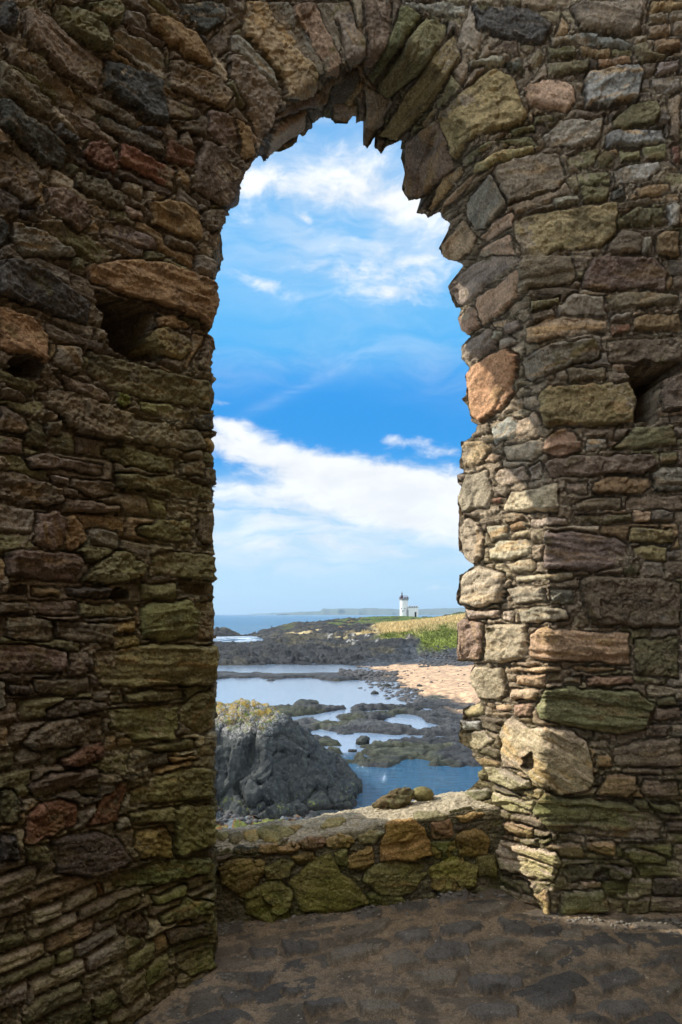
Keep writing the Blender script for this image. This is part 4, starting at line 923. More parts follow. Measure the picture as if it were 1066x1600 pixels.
shore = -.35 + .42 * sstep(weed, -.6, .8) + np.clip(ridged(tX * 1.1, tY * 1.3, 3, 240), -.3, 1) * .22 * sstep(weed, -.4, .6)
shore = np.where(weed > -2, shore, -1.5)
Hh = np.maximum.reduce([np.where(tY > 88, Ln, -2), np.where(tY < 110, shelf, -2), np.where(tY < 122, beach, -2), np.where(tY < 34, shore, -2), np.where((tY > 75) & (tY < 108), ledge2, -2)])
s1, p1 = cells(tX * .45 + gnw(tX, tY, 5) * 2, tY * .8 + gnw(tX, tY, 6) * 2, 356); s2, p2 = cells(tX * 1.5, tY * 2.0 + gnw(tX, tY, 7), 358)
Hh = Hh + (s1 * .22 + s2 * .12 - .12 * np.exp(-(p1 / .07) ** 2)) * sstep(tY, 96, 60) * (1 - sandy) * sstep(Hh, 0.02, .3)
bumpy = fbm(tX * 3.1, tY * 3.1, 3, 245) * .07 * sstep(tY, 110, 60) * (1 - sandy)
Hh = Hh + bumpy
rock_c = lin((72, 74, 76)) * (1 + .5 * fbm(tX * .25, tY * .5, 4, 250))[:, None]
rock_c = np.where((tY > 100)[:, None], rock_c * .55, rock_c)
warm = sstep(fbm(tX * .12, tY * .2, 4, 252), .12, .4)[:, None] * .4
rock_c = rock_c * (1 - warm) + lin((104, 98, 76)) * warm
greenish = sstep(fbm(tX * .22, tY * .35, 4, 254), .15, .35)[:, None] * .5 * (tY < 80)[:, None]
rock_c = rock_c * (1 - greenish) + lin((84, 88, 60)) * greenish
orange = sstep(fbm(tX * .5, tY * .4, 3, 256), .50, .56)[:, None] * (sstep(tY, 140, 160) * sstep(LH, 1.8, 2.6) * .6)[:, None]
rock_c = rock_c * (1 - orange) + lin((190, 130, 40)) * orange
whitel = sstep(fbm(tX * 1.2, tY * .8, 3, 257), .3, .45)[:, None] * (sstep(tY, 128, 134) * sstep(tY, 150, 142) * sstep(tPx, 500, 520) * .8)[:, None]
rock_c = rock_c * (1 - whitel) + lin((190, 186, 180)) * whitel
wetline = sstep(Hh, .45, .05)[:, None]; rock_c = rock_c * (1 - .45 * wetline)
green = lin((116, 126, 56)) * (1 + .45 * gn2)[:, None]; dgreen = lin((84, 104, 40)) * (1 + .4 * gn2)[:, None]
straw = lin((216, 194, 142)) * (1 + .25 * fbm(tX * 2.5, tY * .4, 4, 260))[:, None]
sw = sstep(tY + gn2 * 12 + (tPx - 640) * -.04, 138, 152) * sstep(tY, 226, 214)
gc = green * (1 - sw)[:, None] + straw * sw[:, None]
hd = sstep(tY, 226, 236); brown = lin((120, 116, 66)); mixb = sstep(gn2, -.1, .3)
gc = gc * (1 - hd)[:, None] + (dgreen * (1 - .5 * mixb)[:, None] + brown * (.5 * mixb)[:, None]) * hd[:, None]
c_ = rock_c * (1 - grass)[:, None] + gc * grass[:, None]
sandc = lin((198, 166, 134)) * (1 + .12 * fbm(tX * 1.5, tY * 1.5, 4, 262))[:, None]
weedl = sstep(ridged(tX * .30 + tY * .12, tY * .22, 4, 264), .72, .95)[:, None] * .75; sandc = sandc * (1 - weedl) + lin((120, 84, 64)) * weedl
shc = lin((82, 87, 93)) * (.55 + .45 * sstep(tPx, 640, 670))[:, None] * (1 + .9 * vn2(tX * 3.3, tY * 2.2, 266) + .4 * gn2)[:, None]
c_ = c_ * (1 - shingle * (1 - grass))[:, None] + shc * (shingle * (1 - grass))[:, None]
c_ = c_ * (1 - sandy)[:, None] + sandc * sandy[:, None]
wm = (sstep(weed, -.8, .2) * (tY < 34))[:, None]; wn = fbm(tX * 2.2, tY * 2.2, 3, 270)[:, None]
wc_ = np.where(wn > .18, lin((112, 118, 62)), np.where(wn > -.08, lin((112, 80, 46)), lin((92, 100, 104)))) * (1 + .6 * fbm(tX * 6, tY * 6, 2, 272))[:, None]
c_ = c_ * (1 - wm) + wc_ * wm
Vt = np.stack([tX, tY, SEA + Hh], 1)
it_ = np.arange(TX.size).reshape(TX.shape)
Qt = np.stack([it_[:-1, :-1], it_[:-1, 1:], it_[1:, 1:], it_[1:, :-1]], -1).reshape(-1, 4)
Qt = Qt[(Hh[Qt].max(1) > -.6)]
def land_material():
    m, t = new_mat('shore_and_turf')
    c = t.n('ShaderNodeAttribute', attribute_name='scol').outputs['Color']
    pos = t.n('ShaderNodeNewGeometry').outputs['Position']
    n1_ = t.noise(pos, 1.6, 8, .7); n2_ = t.noise(t.scale(pos, 1, .6, 2.5), 5.0, 5, .65)
    col = t.mix(t.smooth(n1_, .35, .68), t.mix(1.0, c, (.50, .50, .52, 1), 'MULTIPLY'), t.mix(1.0, c, (1.45, 1.42, 1.35, 1), 'MULTIPLY'))
    col = t.mix(t.smooth(n2_, .5, .75, 0, .5), col, t.mix(1.0, col, (.55, .55, .55, 1), 'MULTIPLY'))
    finish(t, col, .85, t.math('ADD', n1_, t.math('MULTIPLY', n2_, .5)), .25, .8, .25)
    return m
M_LAND = land_material()
used, inv_ = np.unique(Qt, return_inverse=True)
ter = make_mesh('shore_terrain', Vt[used], inv_.reshape(Qt.shape), M_LAND, None, c_[used], None); tag(ter, kind='structure')
def ground_z(x, y):
    j = int(np.clip(np.searchsorted(yr, y), 0, len(yr) - 1)); i = int(np.clip(np.searchsorted(kr, x / y), 0, len(kr) - 1))
    return SEA + Hh[j * len(kr) + i]

# far headland
def headland(pts, Yd, depth, name):
    fx_ = np.arange(pts[0][0], pts[-1][0], 1.5); hpx = np.interp(fx_, [p[0] for p in pts], [p[1] for p in pts])
    hm = np.clip((CY - hpx + .5) / F * Yd + 3 + fbm(fx_ / 9, fx_ * 0, 3, 300) * Yd * .0007, 0, None)
    rows = []
    for j, (dy_, hf) in enumerate([(-depth * .6, 0), (-depth * .5, .35), (-depth * .3, .7), (0, 1), (depth * .5, .8), (depth, 0)]):
        wob_ = fbm(fx_ / 14 + j, fx_ * 0 + j, 3, 303) * depth * .3 * (0 < hf < 1)
        yv = Yd + dy_ + wob_; rows.append(np.stack([(fx_ - CX) / F * Yd, yv, SEA - 2 + (hm + 8) * hf * (1 + fbm(fx_ / 6, fx_ * 0 + j, 3, 305) * .25 * (hf < 1))], 1))
    Vh = np.array(rows); i0 = np.arange(Vh.shape[0] * Vh.shape[1]).reshape(Vh.shape[:2])
    Qh = np.stack([i0[:-1, :-1], i0[:-1, 1:], i0[1:, 1:], i0[1:, :-1]], -1).reshape(-1, 4)
    o = make_mesh(name, Vh.reshape(-1, 3), Qh, M_HILL); tag(o, kind='structure'); return o
M_HILL, th_ = new_mat('distant_hill')
ph_ = th_.n('ShaderNodeNewGeometry').outputs['Position']
finish(th_, th_.mix(th_.noise(ph_, .004, 4), (.06, .09, .05, 1), (.13, .13, .09, 1)), .9)
headland([(440, 960), (470, 957), (500, 956), (505, 951.5), (540, 951.5), (560, 952), (568, 950.5), (600, 951.5), (640, 953), (700, 951), (730, 950), (800, 952), (900, 949), (1000, 953), (1100, 960)], 9000, 1500, 'hills')
headland([(400, 959.5), (450, 957), (520, 955), (640, 955), (720, 953), (900, 954), (1100, 957)], 15000, 2500, 'hills')

# ------------------------------------------------------------------ rocks
def rock_material():
    m, t = new_mat('basalt_rock')
    pos = t.n('ShaderNodeNewGeometry').outputs['Position']; obj = t.n('ShaderNodeTexCoord').outputs['Object']
    nz = t.n('ShaderNodeSeparateXYZ', _in={0: t.n('ShaderNodeNewGeometry').outputs['Normal']}).outputs[2]
    z = t.n('ShaderNodeSeparateXYZ', _in={0: pos}).outputs[2]
    n1_ = t.noise(pos, 1.2, 8, .65); n2_ = t.noise(pos, 7.0, 8, .72); n3_ = t.noise(pos, 2.8, 10, .85); n4_ = t.noise(t.vmath('ADD', pos, (9, 4, 2)), 3.6, 10, .85)
    base = t.mix(t.smooth(n1_, .35, .65), (.013, .016, .019, 1), (.046, .051, .046, 1))
    base = t.mix(t.smooth(n2_, .45, .72, 0, .75), base, (.13, .14, .12, 1))
    base = t.mix(t.smooth(n2_, .45, .30, 0, .6), base, (.02, .022, .025, 1))
    hz_ = t.math('ADD', z, t.math('MULTIPLY', n1_, 1.6))
    hz_ = t.math('ADD', hz_, t.smooth(t.n('ShaderNodeSeparateXYZ', _in={0: pos}).outputs[0], -3.4, -1.2, 0, -.9))
    up = t.smooth(hz_, SEA + 3.55, SEA + 4.0)
    speck = t.noise(pos, 11, 7, .8)
    base = t.mix(t.math('MULTIPLY', up, t.smooth(speck, .44, .60)), base, (.46, .43, .40, 1))
    yel = t.math('MULTIPLY', t.smooth(hz_, SEA + 3.9, SEA + 4.5), t.smooth(n3_, .46, .56))
    base = t.mix(yel, base, (.34, .21, .02, 1))
    gr_ = t.math('MULTIPLY', t.smooth(hz_, SEA + 3.7, SEA + 4.2), t.smooth(n4_, .50, .60))
    base = t.mix(gr_, base, (.17, .21, .03, 1))
    gr2_ = t.math('MULTIPLY', t.smooth(z, SEA + 1.1, SEA + .3), t.smooth(n4_, .56, .62)); base = t.mix(gr2_, base, (.20, .22, .05, 1))
    wet = t.smooth(z, SEA + .35, SEA + .1); base = t.mix(wet, base, t.mix(1.0, base, (.35, .30, .25, 1), 'MULTIPLY'))
    h = t.math('ADD', t.math('MULTIPLY', n1_, .8), t.math('MULTIPLY', n2_, .5))
    finish(t, base, t.smooth(n2_, .3, .7, .55, .9), h, .20, 1.0, .35)
    return m
M_ROCK = rock_material()
def big_rock():
    st = .045
    X, Yv = np.meshgrid(np.arange(-7.2, 2.0, st), np.arange(26.3, 35, st)); x = X.ravel(); y = Yv.ravel()
    x = x + fbm(x * .6, y * .6, 3, 310) * .5 + fbm(x * 2, y * 2, 3, 312) * .16; y = y + fbm(x * .6 + 9, y * .6, 3, 314) * .5 + fbm(x * 2 + 3, y * 2, 3, 316) * .2
    def lobe(planes): return np.minimum.reduce([a + b * (x - cx) + c * (y - cy) for a, b, c, cx, cy in planes])
    # main shoulder (centre-right), upper left mass with a flat lichened top, lower left boulder, right tail
    A_ = lobe([(3.35, -.62, .15, -2.2, 30.4), (3.55, .55, .2, -2.6, 30.4), (3.6, -.1, 1.55, -2, 29.9), (3.3, -1.3, .4, -1.3, 30.5), (3.6, 0, -1.3, -2, 31.8), (2.6, -1.0, 1.1, -.6, 29.8)])
    B_ = lobe([(4.45, -.42, .12, -4.0, 31.3), (4.4, .15, 1.25, -4.5, 30.1), (3.6, -.95, .9, -2.6, 30.0), (4.5, 0, -1.5, -4.5, 32.6), (4.6, .5, 0.1, -4.6, 31)])
    C_ = lobe([(1.75, .05, 1.6, -4.6, 28.6), (2.0, -.7, .3, -3.7, 28.9), (2.1, .1, -.1, -4.6, 29), (1.4, -1.2, .8, -3.0, 28.6)])
    D_ = lobe([(1.5, -.65, .3, -.6, 29.9), (1.5, .3, 1.5, -.6, 29.2), (1.6, -.4, -1.0, -.4, 31.0), (1.9, -1.1, 0, -.4, 30)])
    E_ = lobe([(1.3, .1, 1.3, -2.3, 28.9), (1.5, -.5, .2, -1.8, 29), (1.5, .5, .2, -2.6, 29)])
    h = np.maximum.reduce([A_, B_, C_, D_, E_])
    cr = (x + 3.55) * .8 + (y - 29.4) * -.25 + fbm(x, y, 2, 319) * .25
    h = h - 1.0 * np.exp(-(cr / .20) ** 2) * sstep(h, .8, 2.0) * sstep(4.6 - h, 0, 1)
    xr = X.ravel() + fbm(Yv.ravel() * .9, X.ravel() * .9, 3, 311) * .3
    cap = np.interp(xr, [-7, -5.6, -5.2, -4.6, -3.8, -2.9, -2.0, -1.5, -.94, -.4, .1, .4, .75, 1.1], [4.3, 4.2, 4.05, 4.2, 3.95, 3.5, 2.95, 2.5, 2.05, 1.6, 1.25, .85, .3, -.8])
    h = np.minimum(h, cap + .02 - .22 * np.abs(Yv.ravel() - 30.6))
    h = h + (ridged(x * .5, y * .5, 3, 320) - .35) * .22
    h = blur(h.reshape(X.shape), 1, 1).ravel()
    G_ = np.stack([X.ravel(), Yv.ravel(), h], 1).reshape(X.shape + (3,)); N_r = np.cross(np.gradient(G_, axis=1), np.gradient(G_, axis=0)); N_r /= np.linalg.norm(N_r, axis=2, keepdims=True) + 1e-9
    N_r *= np.sign(N_r[..., 2:3] + 1e-9); N_r = np.stack([blur(N_r[..., q], 9, 2) for q in range(3)], -1).reshape(-1, 3)
    p = G_.reshape(-1, 3); wp = [p[:, q] + vn3(p[:, 0] * .9 + q * 7, p[:, 1] * .9, p[:, 2] * .9, 341 + q) * .5 + vn3(p[:, 0] * 3.6 + q * 7, p[:, 1] * 3.6, p[:, 2] * 3.6, 351 + q) * .10 for q in range(3)]
    c1_, k1_ = cells3(wp[0] * .75, wp[1] * .75, wp[2] * .95, 345); c2_, k2_ = cells3(wp[0] * 1.9, wp[1] * 1.9, wp[2] * 2.4, 347); c3_, k3_ = cells3(wp[0] * 4.6, wp[1] * 4.6, wp[2] * 5.5, 349)
    dd = c1_ * .34 + c2_ * .11 + c3_ * .05 - .12 * np.exp(-(k1_ / .06) ** 2) - .05 * np.exp(-(k2_ / .08) ** 2)
    for q in range(4): dd = dd + vn3(p[:, 0] * 2 ** (q + 1), p[:, 1] * 2 ** (q + 1), p[:, 2] * 2 ** (q + 1) + q, 360 + q) * .15 * .62 ** q
    Vv = p + N_r * dd[:, None] + np.array([0, 0, SEA])
    ii = np.arange(X.size).reshape(X.shape); Qr = np.stack([ii[:-1, :-1], ii[:-1, 1:], ii[1:, 1:], ii[1:, :-1]], -1).reshape(-1, 4)
    Qr = Qr[h[Qr].max(1) > -.5]; used, inv_ = np.unique(Qr, return_inverse=True)
    Vv = Vv[used]; Vv[:, 2] = np.maximum(Vv[:, 2], SEA - .7)
    c0 = np.array([-2.8, 30.4, SEA]); o = make_mesh('sea_rock', Vv - c0, inv_.reshape(Qr.shape), M_ROCK); o.location = c0
    tag(o, 'big dark basalt rock with orange and green lichened top, standing in water', 'rock')
big_rock()
def boulder(name, loc, rad, seed, mat, flat=1.0, amp=.32, sub=4, freq=1.5, pits=0.0):
    import bmesh
    bm = bmesh.new(); bmesh.ops.create_icosphere(bm, subdivisions=sub, radius=1.0)
    P = np.array([v.co[:] for v in bm.verts]); Fc = np.array([[v.index for v in f.verts] for f in bm.faces]); bm.free()
    s = seed * 3.7
    d = 1 + amp * (vn3(P[:, 0] * freq + s, P[:, 1] * freq, P[:, 2] * freq, seed) * 1.6 + vn3(P[:, 0] * freq * 2.2, P[:, 1] * freq * 2.2 + s, P[:, 2] * freq * 2.2, seed + 1) * .8 + vn3(P[:, 0] * 8, P[:, 1] * 8, P[:, 2] * 8 + s, seed + 2) * .25)
    if pits: d -= pits * sstep(vn3(P[:, 0] * 4.2 + s, P[:, 1] * 4.2, P[:, 2] * 4.2, seed + 4), .05, .25) 
    P = P * d[:, None] * np.array(rad); P[:, 2] = np.where(P[:, 2] < 0, P[:, 2] * flat, P[:, 2])
    o = make_mesh(name, P, Fc, mat); o.location = loc
    return o
M_BROWN, tb = new_mat('weathered_brown_stone')
pb = tb.n('ShaderNodeTexCoord').outputs['Object']
nb = tb.noise(pb, 30, 7, .7); nb2 = tb.noise(pb, 8, 5, .6)
finish(tb, tb.mix(tb.smooth(nb, .35, .68), (.09, .065, .03, 1), tb.mix(tb.smooth(nb2, .4, .6), (.30, .22, .11, 1), (.22, .21, .10, 1))), .9, nb, .012, 1.0)
M_PEB, tp_ = new_mat('mossy_brown_pebble')
pp_ = tp_.n('ShaderNodeTexCoord').outputs['Object']; np1 = tp_.noise(pp_, 40, 6, .7)
finish(tp_, tp_.mix(tp_.smooth(np1, .3, .7), (.12, .10, .03, 1), (.27, .23, .10, 1)), .9, np1, .004, 1.0)
def par_point(px, py):
    # a point on the far side of the parapet top
    Yd = 3.44 + (((px - CX) / F * 3.9) + .95) * .264 + .33
    Xd = (px - CX) / F * Yd; return Xd, Yd, float(par_h(np.array([Xd]))[0])
X1, Y1, Z1 = par_point(616, 1258)
b1 = boulder('weathered_stone', (X1, Y1, Z1 + .03), (.135, .06, .065), 3, M_BROWN, .8, .30, 5, 2.0, .22); b1.rotation_euler = (0, R(-14), R(15))
tag(b1, 'brown stone riddled with pits lying on the parapet beside a round stone', 'stone')
X1, Y1, Z1 = par_point(661, 1250)
b2 = boulder('round_stone', (X1, Y1 + .03, Z1 + .035), (.068, .06, .045), 5, M_PEB, 1, .06, 4)
tag(b2, 'smooth olive brown rounded stone on the parapet, right of the pitted stone', 'stone')
for (x, y, hh_, r_, lb) in [(478, 1103, .12, (1.0, .8, .55), 'small dark boulder on flat rocks just beyond the big lichened rock'), (567, 1161, .08, (.42, .4, .42), 'small brown pointed boulder standing in the pale tidal pool'),
                           (551, 1174, .02, (.25, .25, .12), 'tiny dark rock in the tidal pool beside the brown pointed boulder'), (561, 1118, .1, (.5, .5, .3), 'low dark boulder at the pool edge to the right of the channel'),
                           (586, 1084, 0, (.42, .4, .22), 'dark rock sticking out of the big pool near its right shore'), (603, 1073, 0, (.5, .4, .3), 'dark rock in the big pool closest to the sand')]:
    X_, Y_ = P2(x, y, hh_); o = boulder('boulder', (X_, Y_, SEA + hh_), r_, int(x), M_ROCK, 1, .35, 4)
    tag(o, lb, 'rock', 'small boulders about the tidal pools')
# loose cobbles along the edge of the big pool: nobody could count them
rs = np.random.RandomState(77); import bmesh as _b
bm = _b.new(); _b.ops.create_icosphere(bm, subdivisions=1, radius=1.0); SP = np.array([v.co[:] for v in bm.verts]); SF = np.array([[v.index for v in f.verts] for f in bm.faces]); bm.free()
vv = []; ff = []; nn = 0
def scatter(n, fnx, fny, size, hfun):
    global nn
    for _ in range(n):
        u_, v_ = rs.rand(), rs.rand(); x = fnx(u_, v_); y = fny(u_, v_); X_, Y_ = P2(x, y, .1); r_ = size * rs.uniform(.4, 1.4) ** 1.3
        zz = max(ground_z(X_, Y_), SEA - .05)
        P = SP * (1 + rs.uniform(-.25, .25, SP.shape)) * np.array([r_, r_, r_ * .6]) + np.array([X_, Y_, zz + r_ * .1]); vv.append(P); ff.append(SF + nn); nn += len(SP)
scatter(420, lambda u, v: 560 + 95 * u + rs.normal(0, 8), lambda u, v: 1052 + 50 * u + rs.normal(0, 7) - 12 * v, .22, 0)
scatter(500, lambda u, v: 530 + 90 * u, lambda u, v: 1045 + 14 * v + 6 * u, .28, 0)
scatter(900, lambda u, v: 655 + 110 * u, lambda u, v: 1026 + 20 * v, .22, 0)
scatter(45, lambda u, v: 600 + 145 * u, lambda u, v: 1048 + 45 * v * u, .16, 0)
scatter(300, lambda u, v: 340 + 210 * u, lambda u, v: 1262 + 26 * v, .10, 0)
M_COB, tcb = new_mat('dark_cobble')
pc_ = tcb.n('ShaderNodeNewGeometry').outputs['Position']
finish(tcb, tcb.mix(tcb.noise(pc_, 1.3, 3), (.03, .032, .036, 1), (.13, .12, .11, 1)), .8)
o = make_mesh('cobbles', np.vstack(vv), np.vstack(ff), M_COB); tag(o, kind='stuff')
# chips and crumbs of stone gathered at the foot of the walls
vv2 = []; ff2 = []; n2_ = 0
def chip(x, y, r_):
    global n2_
    j_ = int(np.clip(np.searchsorted(ys_, y), 0, len(ys_) - 1)) * len(xs_) + int(np.clip(np.searchsorted(xs_, x), 0, len(xs_) - 1))
    P = SP * (1 + rs.uniform(-.3, .3, SP.shape)) * np.array([r_, r_ * rs.uniform(.6, 1), r_ * .5]) + np.array([x, y, float(Vf[j_, 2]) + r_ * .15]); vv2.append(P); ff2.append(SF + n2_); n2_ += len(SP)
for _ in range(260):
    u_ = rs.rand(); q_ = PA + (PB - PA) * u_; d_ = abs(rs.normal(0, .05)) + .02; chip(q_[0] - PN_[0] * d_, q_[1] - PN_[1] * d_, rs.uniform(.004, .017) * rs.uniform(.5, 1.3))
for _ in range(160): chip(rs.uniform(1.0, 2.2), 3.60 - abs(rs.normal(0, .07)), rs.uniform(.004, .016))
for _ in range(120): u_ = rs.rand(); d_ = abs(rs.normal(0, .05)) + .05; chip(-.557 - .6 * u_ + d_ * .83, 3.08 - .9 * u_ - d_ * .55, rs.uniform(.004, .014))
for _ in range(300): chip(rs.uniform(-.7, 2.0), rs.uniform(2.5, 3.8), rs.uniform(.002, .006))
M_CHIP, tch = new_mat('stone_chips'); pch = tch.n('ShaderNodeNewGeometry').outputs['Position']
finish(tch, tch.mix(tch.noise(pch, 14, 3), (.08, .07, .055, 1), (.38, .34, .28, 1)), .9)
o = make_mesh('stone_chips', np.vstack(vv2), np.vstack(ff2), M_CHIP); tag(o, kind='stuff')
# rough grass blades on the straw coloured hill
rs = np.random.RandomState(91); N_ = 26000
gx_ = rs.uniform(565, 760, N_); gY = rs.uniform(120, 212, N_); gX = (gx_ - CX) / F * gY
jj = np.clip(np.searchsorted(yr, gY), 0, len(yr) - 1); ii_ = np.clip(np.searchsorted(kr, gX / gY), 0, len(kr) - 1); kk = jj * len(kr) + ii_
ok = grass[kk] > .7; gX, gY, kk = gX[ok], gY[ok], kk[ok]; N_ = len(gX)
hgt_ = rs.uniform(.35, .9, N_) * (.6 + .5 * sw[kk]); lean = rs.normal(0, .18, (N_, 2)); wd = rs.uniform(.05, .16, N_); an = rs.uniform(0, math.pi, N_)
zb = SEA + Hh[kk] - .05
a0 = np.stack([gX - wd * np.cos(an), gY - wd * np.sin(an), zb], 1); a1 = np.stack([gX + wd * np.cos(an), gY + wd * np.sin(an), zb], 1); a2 = np.stack([gX + lean[:, 0], gY + lean[:, 1], zb + hgt_], 1)
VG = np.stack([a0, a1, a2], 1).reshape(-1, 3); QG = np.arange(N_ * 3).reshape(-1, 3)
cg = c_[kk] * rs.uniform(.6, 1.35, (N_, 1)); cg = np.repeat(cg, 3, 0)
o = make_mesh('rough_grass', VG, QG, M_LAND, None, cg, None, smooth=False); tag(o, kind='stuff')

# ------------------------------------------------------------------ lighthouse
def simple(name, col, rough=.6):
    m, t = new_mat(name); p = t.n('ShaderNodeNewGeometry').outputs['Position']
    n = t.noise(p, 1.5, 5, .6)
    finish(t, t.mix(t.smooth(n, .35, .7), tuple(c * .86 for c in col[:3]) + (1,), tuple(col[:3]) + (1,)), rough, n, .02, .5); return m
M_WHITE = simple('white_limewash', (.80, .80, .78)); M_SLIT = simple('dark_opening', (.03, .03, .035)); M_GREYP = simple('grey_stone_and_shadow', (.30, .31, .33)); M_DARKM = simple('dark_metal', (.06, .05, .06)); M_MERL = simple('dark_capping', (.10, .06, .07))
class MB:
    def __init__(s): s.v = []; s.f = []
    def box(s, x0, x1, y0, y1, z0, z1):
        n = len(s.v); s.v += [(x0, y0, z0), (x1, y0, z0), (x1, y1, z0), (x0, y1, z0), (x0, y0, z1), (x1, y0, z1), (x1, y1, z1), (x0, y1, z1)]
        s.f += [tuple(n + i for i in q) for q in ((0, 3, 2, 1), (4, 5, 6, 7), (0, 1, 5, 4), (1, 2, 6, 5), (2, 3, 7, 6), (3, 0, 4, 7))]; return s
    def lathe(s, prof, cx=0, cy=0, seg=40, a0=0, a1=2 * math.pi):
        n = len(s.v); full = abs(a1 - a0 - 2 * math.pi) < 1e-6; k_ = seg if full else seg + 1
        for r_, z in prof:
            for i in range(k_):
                a_ = a0 + (a1 - a0) * i / seg; s.v.append((cx + r_ * math.cos(a_), cy + r_ * math.sin(a_), z))
        for j in range(len(prof) - 1):
            for i in range(seg):
                i2 = (i + 1) % k_ if full else i + 1
                s.f.append((n + j * k_ + i, n + j * k_ + i2, n + (j + 1) * k_ + i2, n + (j + 1) * k_ + i))
        return s
    def build(s, name, mat, parent=None, smooth=False):
        me = bpy.data.meshes.new(name); me.from_pydata(s.v, [], s.f); me.update(); me.materials.append(mat)
        if smooth: me.polygons.foreach_set('use_smooth', [True] * len(me.polygons))
        o = bpy.data.objects.new(name, me); COL.objects.link(o)
        if parent: o.parent = parent
        return o
LY = 335.; mp = LY / F
LXc = (631.3 - CX) * mp; LZ = EYE - (966 - CY) * mp
lh = empty('lighthouse', (LXc, LY, LZ - .4)); tag(lh, 'small white round lighthouse with battlements and low annexe on the headland', 'lighthouse')
r0 = 2.05; top_t = (966 - 937) * mp + .4
MB().lathe([(r0 * 1.04, -1.5), (r0 * 1.02, .5), (r0 * .97, top_t - .8), (r0 * .97, top_t)]).build('tower', M_WHITE, lh, True)
gb = MB().lathe([(r0 * .97, top_t - .35), (r0 * 1.16, top_t), (r0 * 1.16, top_t + .45), (r0 * 1.0, top_t + .45), (r0 * 1.0, top_t + .1), (.0, top_t + .1)]).build('gallery', M_GREYP, lh)
for i in range(12):
    a_ = i / 12 * 2 * math.pi
    MB().lathe([(r0 * 1.0, top_t + .45), (r0 * 1.0, top_t + 1.15), (r0 * 1.17, top_t + 1.15), (r0 * 1.17, top_t + .45), (r0 * 1.0, top_t + .45)], seg=3, a0=a_, a1=a_ + .30).build('merlon', M_MERL, gb)
lt = MB().lathe([(.55, top_t + .1), (.55, top_t + 1.7), (.62, top_t + 1.75), (.25, top_t + 2.3), (.22, top_t + 2.9), (.32, top_t + 3.0), (.30, top_t + 3.3), (.08, top_t + 3.5), (.06, top_t + 4.3), (0, top_t + 4.35)], cx=-.95, cy=-.2, seg=14).build('lantern', M_DARKM, lh, True)
rail = MB()
for i in range(16):
    a_ = i / 16 * 2 * math.pi; x_, y_ = 1.9 * math.cos(a_), 1.9 * math.sin(a_); rail.box(x_ - .04, x_ + .04, y_ - .04, y_ + .04, top_t + .45, top_t + 1.9)
rail.lathe([(1.86, top_t + 1.85), (1.94, top_t + 1.85), (1.94, top_t + 1.93), (1.86, top_t + 1.93), (1.86, top_t + 1.85)], seg=32)
rail.build('railing', simple('faded_red_rail', (.35, .16, .18)), lh)
for (px_, py_) in ((627.0, 951), (632.3, 951), (628.3, 955), (630.6, 954.7)):
    x_ = (px_ - 631.3) * mp; y_ = -math.sqrt(max(r0 * r0 - x_ * x_, 0)) * 1.0
    MB().box(x_ - .17, x_ + .17, y_ - .12, y_ + .3, (966 - py_) * mp + .4 - .22, (966 - py_) * mp + .4 + .22).build('window', M_SLIT, lh)
ax0 = (638 - 631.3) * mp - .2; ax1 = (653 - 631.3) * mp; at = (966 - 949.8) * mp + .4
an_ = MB().box(ax0, ax1, -2.3, 2.6, -1.5, at).build('annexe', M_WHITE, lh)
MB().box(ax0 - .08, ax1 + .08, -2.38, 2.68, at, at + .3).build('cornice', M_GREYP, an_)
for i in range(5):
    x_ = ax0 + .1 + i * (ax1 - ax0 - .55) / 4; MB().box(x_, x_ + .48, -2.36, -1.95, at + .3, at + .95).build('merlon', M_WHITE, an_)
for i in range(4):
    x_ = ax0 + .62 + i * (ax1 - ax0 - .55) / 4; MB().box(x_, x_ + .42, -2.33, -2.0, at + .3, at + .82).build('dark_embrasure', M_MERL, an_)
MB().box((647.2 - 631.3) * mp, (650 - 631.3) * mp, -2.36, -2.0, -.6, (966 - 956.3) * mp + .4).build('door', M_SLIT, an_)
MB().box((636.0 - 631.3) * mp, (638.0 - 631.3) * mp, -2.36, -1.6, -.6, (966 - 953.3) * mp + .4).build('corner_shadow_slot', M_GREYP, an_)  # grey strip standing in for the shadow between tower and annexe

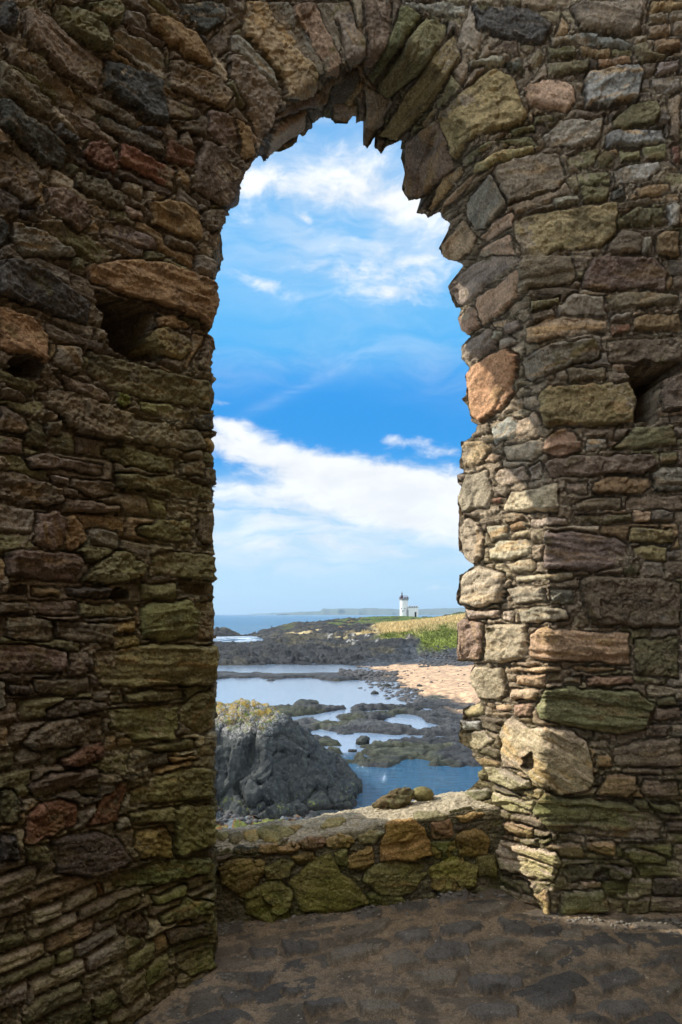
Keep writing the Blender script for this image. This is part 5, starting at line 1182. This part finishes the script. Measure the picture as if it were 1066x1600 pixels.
# ------------------------------------------------------------------ tiny figures on the far reef
M_CLOTH = simple('dark_clothing', (.02, .022, .03), .9)
def person(x, ytop, ybase, Yd, label, lean=0):
    X_ = (x - CX) / F * Yd; zb = EYE - (ybase - CY) / F * Yd; Hp = (ybase - ytop) / F * Yd
    k_ = Hp / 1.75
    me = bpy.data.meshes.new('person')
    J = [(0, 0, .95), (0, 0, 1.2), (0, .01, 1.42), (0, 0, 1.53), (0, 0, 1.64), (.10, 0, .9), (.12, .02, .5), (.13, 0, .08), (.13, -.12, .04), (-.10, 0, .9), (-.14, -.03, .5), (-.16, .05, .08), (-.16, -.07, .04),
         (.20, 0, 1.40), (.27, .02, 1.12), (.24, -.12, .92), (-.20, 0, 1.40), (-.28, .02, 1.12), (-.22, -.16, 1.0), (.24, -.17, .85), (-.20, -.24, 1.0)]
    Ed = [(0, 1), (1, 2), (2, 3), (3, 4), (0, 5), (5, 6), (6, 7), (7, 8), (0, 9), (9, 10), (10, 11), (11, 12), (2, 13), (13, 14), (14, 15), (15, 19), (2, 16), (16, 17), (17, 18), (18, 20)]
    rad = [.15, .14, .16, .06, .10, .10, .065, .045, .04, .10, .065, .045, .04, .07, .05, .035, .07, .05, .035, .03, .03]
    me.from_pydata([tuple(c * k_ for c in q) for q in J], Ed, [])
    me.materials.append(M_CLOTH)
    o = bpy.data.objects.new('person', me); COL.objects.link(o); o.location = (X_, Yd, zb)
    md = o.modifiers.new('skin', 'SKIN'); ss = o.modifiers.new('sub', 'SUBSURF'); ss.levels = 1; ss.render_levels = 1
    for i, sv in enumerate(me.skin_vertices[0].data): sv.radius = (rad[i] * k_, rad[i] * k_); sv.use_root = (i == 0)
    tag(o, label, 'person', 'people out on the far rocks')
person(424.3, 977, 982.2, 268, 'person in dark clothes standing alone on the low reef by the sea')
person(511, 968.7, 973.2, 262, 'dark figure standing on the rocky ridge, left of the second figure there')
person(520.4, 968.0, 971.6, 266, 'slighter dark figure on the skyline of the rocky ridge, right of the other figure')


# ------------------------------------------------------------------ sea air
hz_o = MB().box(-12000, 12000, -6, 17900, SEA - 1, 260).build('haze', new_mat('haze_air')[0]); tag(hz_o, kind='stuff')
hm = hz_o.data.materials[0]; ht = NT(hm.node_tree)
pv = ht.n('ShaderNodeVolumePrincipled', _in={'Color': (.58, .80, 1, 1), 'Density': .00008, 'Anisotropy': 0.2})
ho = ht.n('ShaderNodeOutputMaterial'); ht.t.links.new(pv.outputs[0], ho.inputs['Volume'])
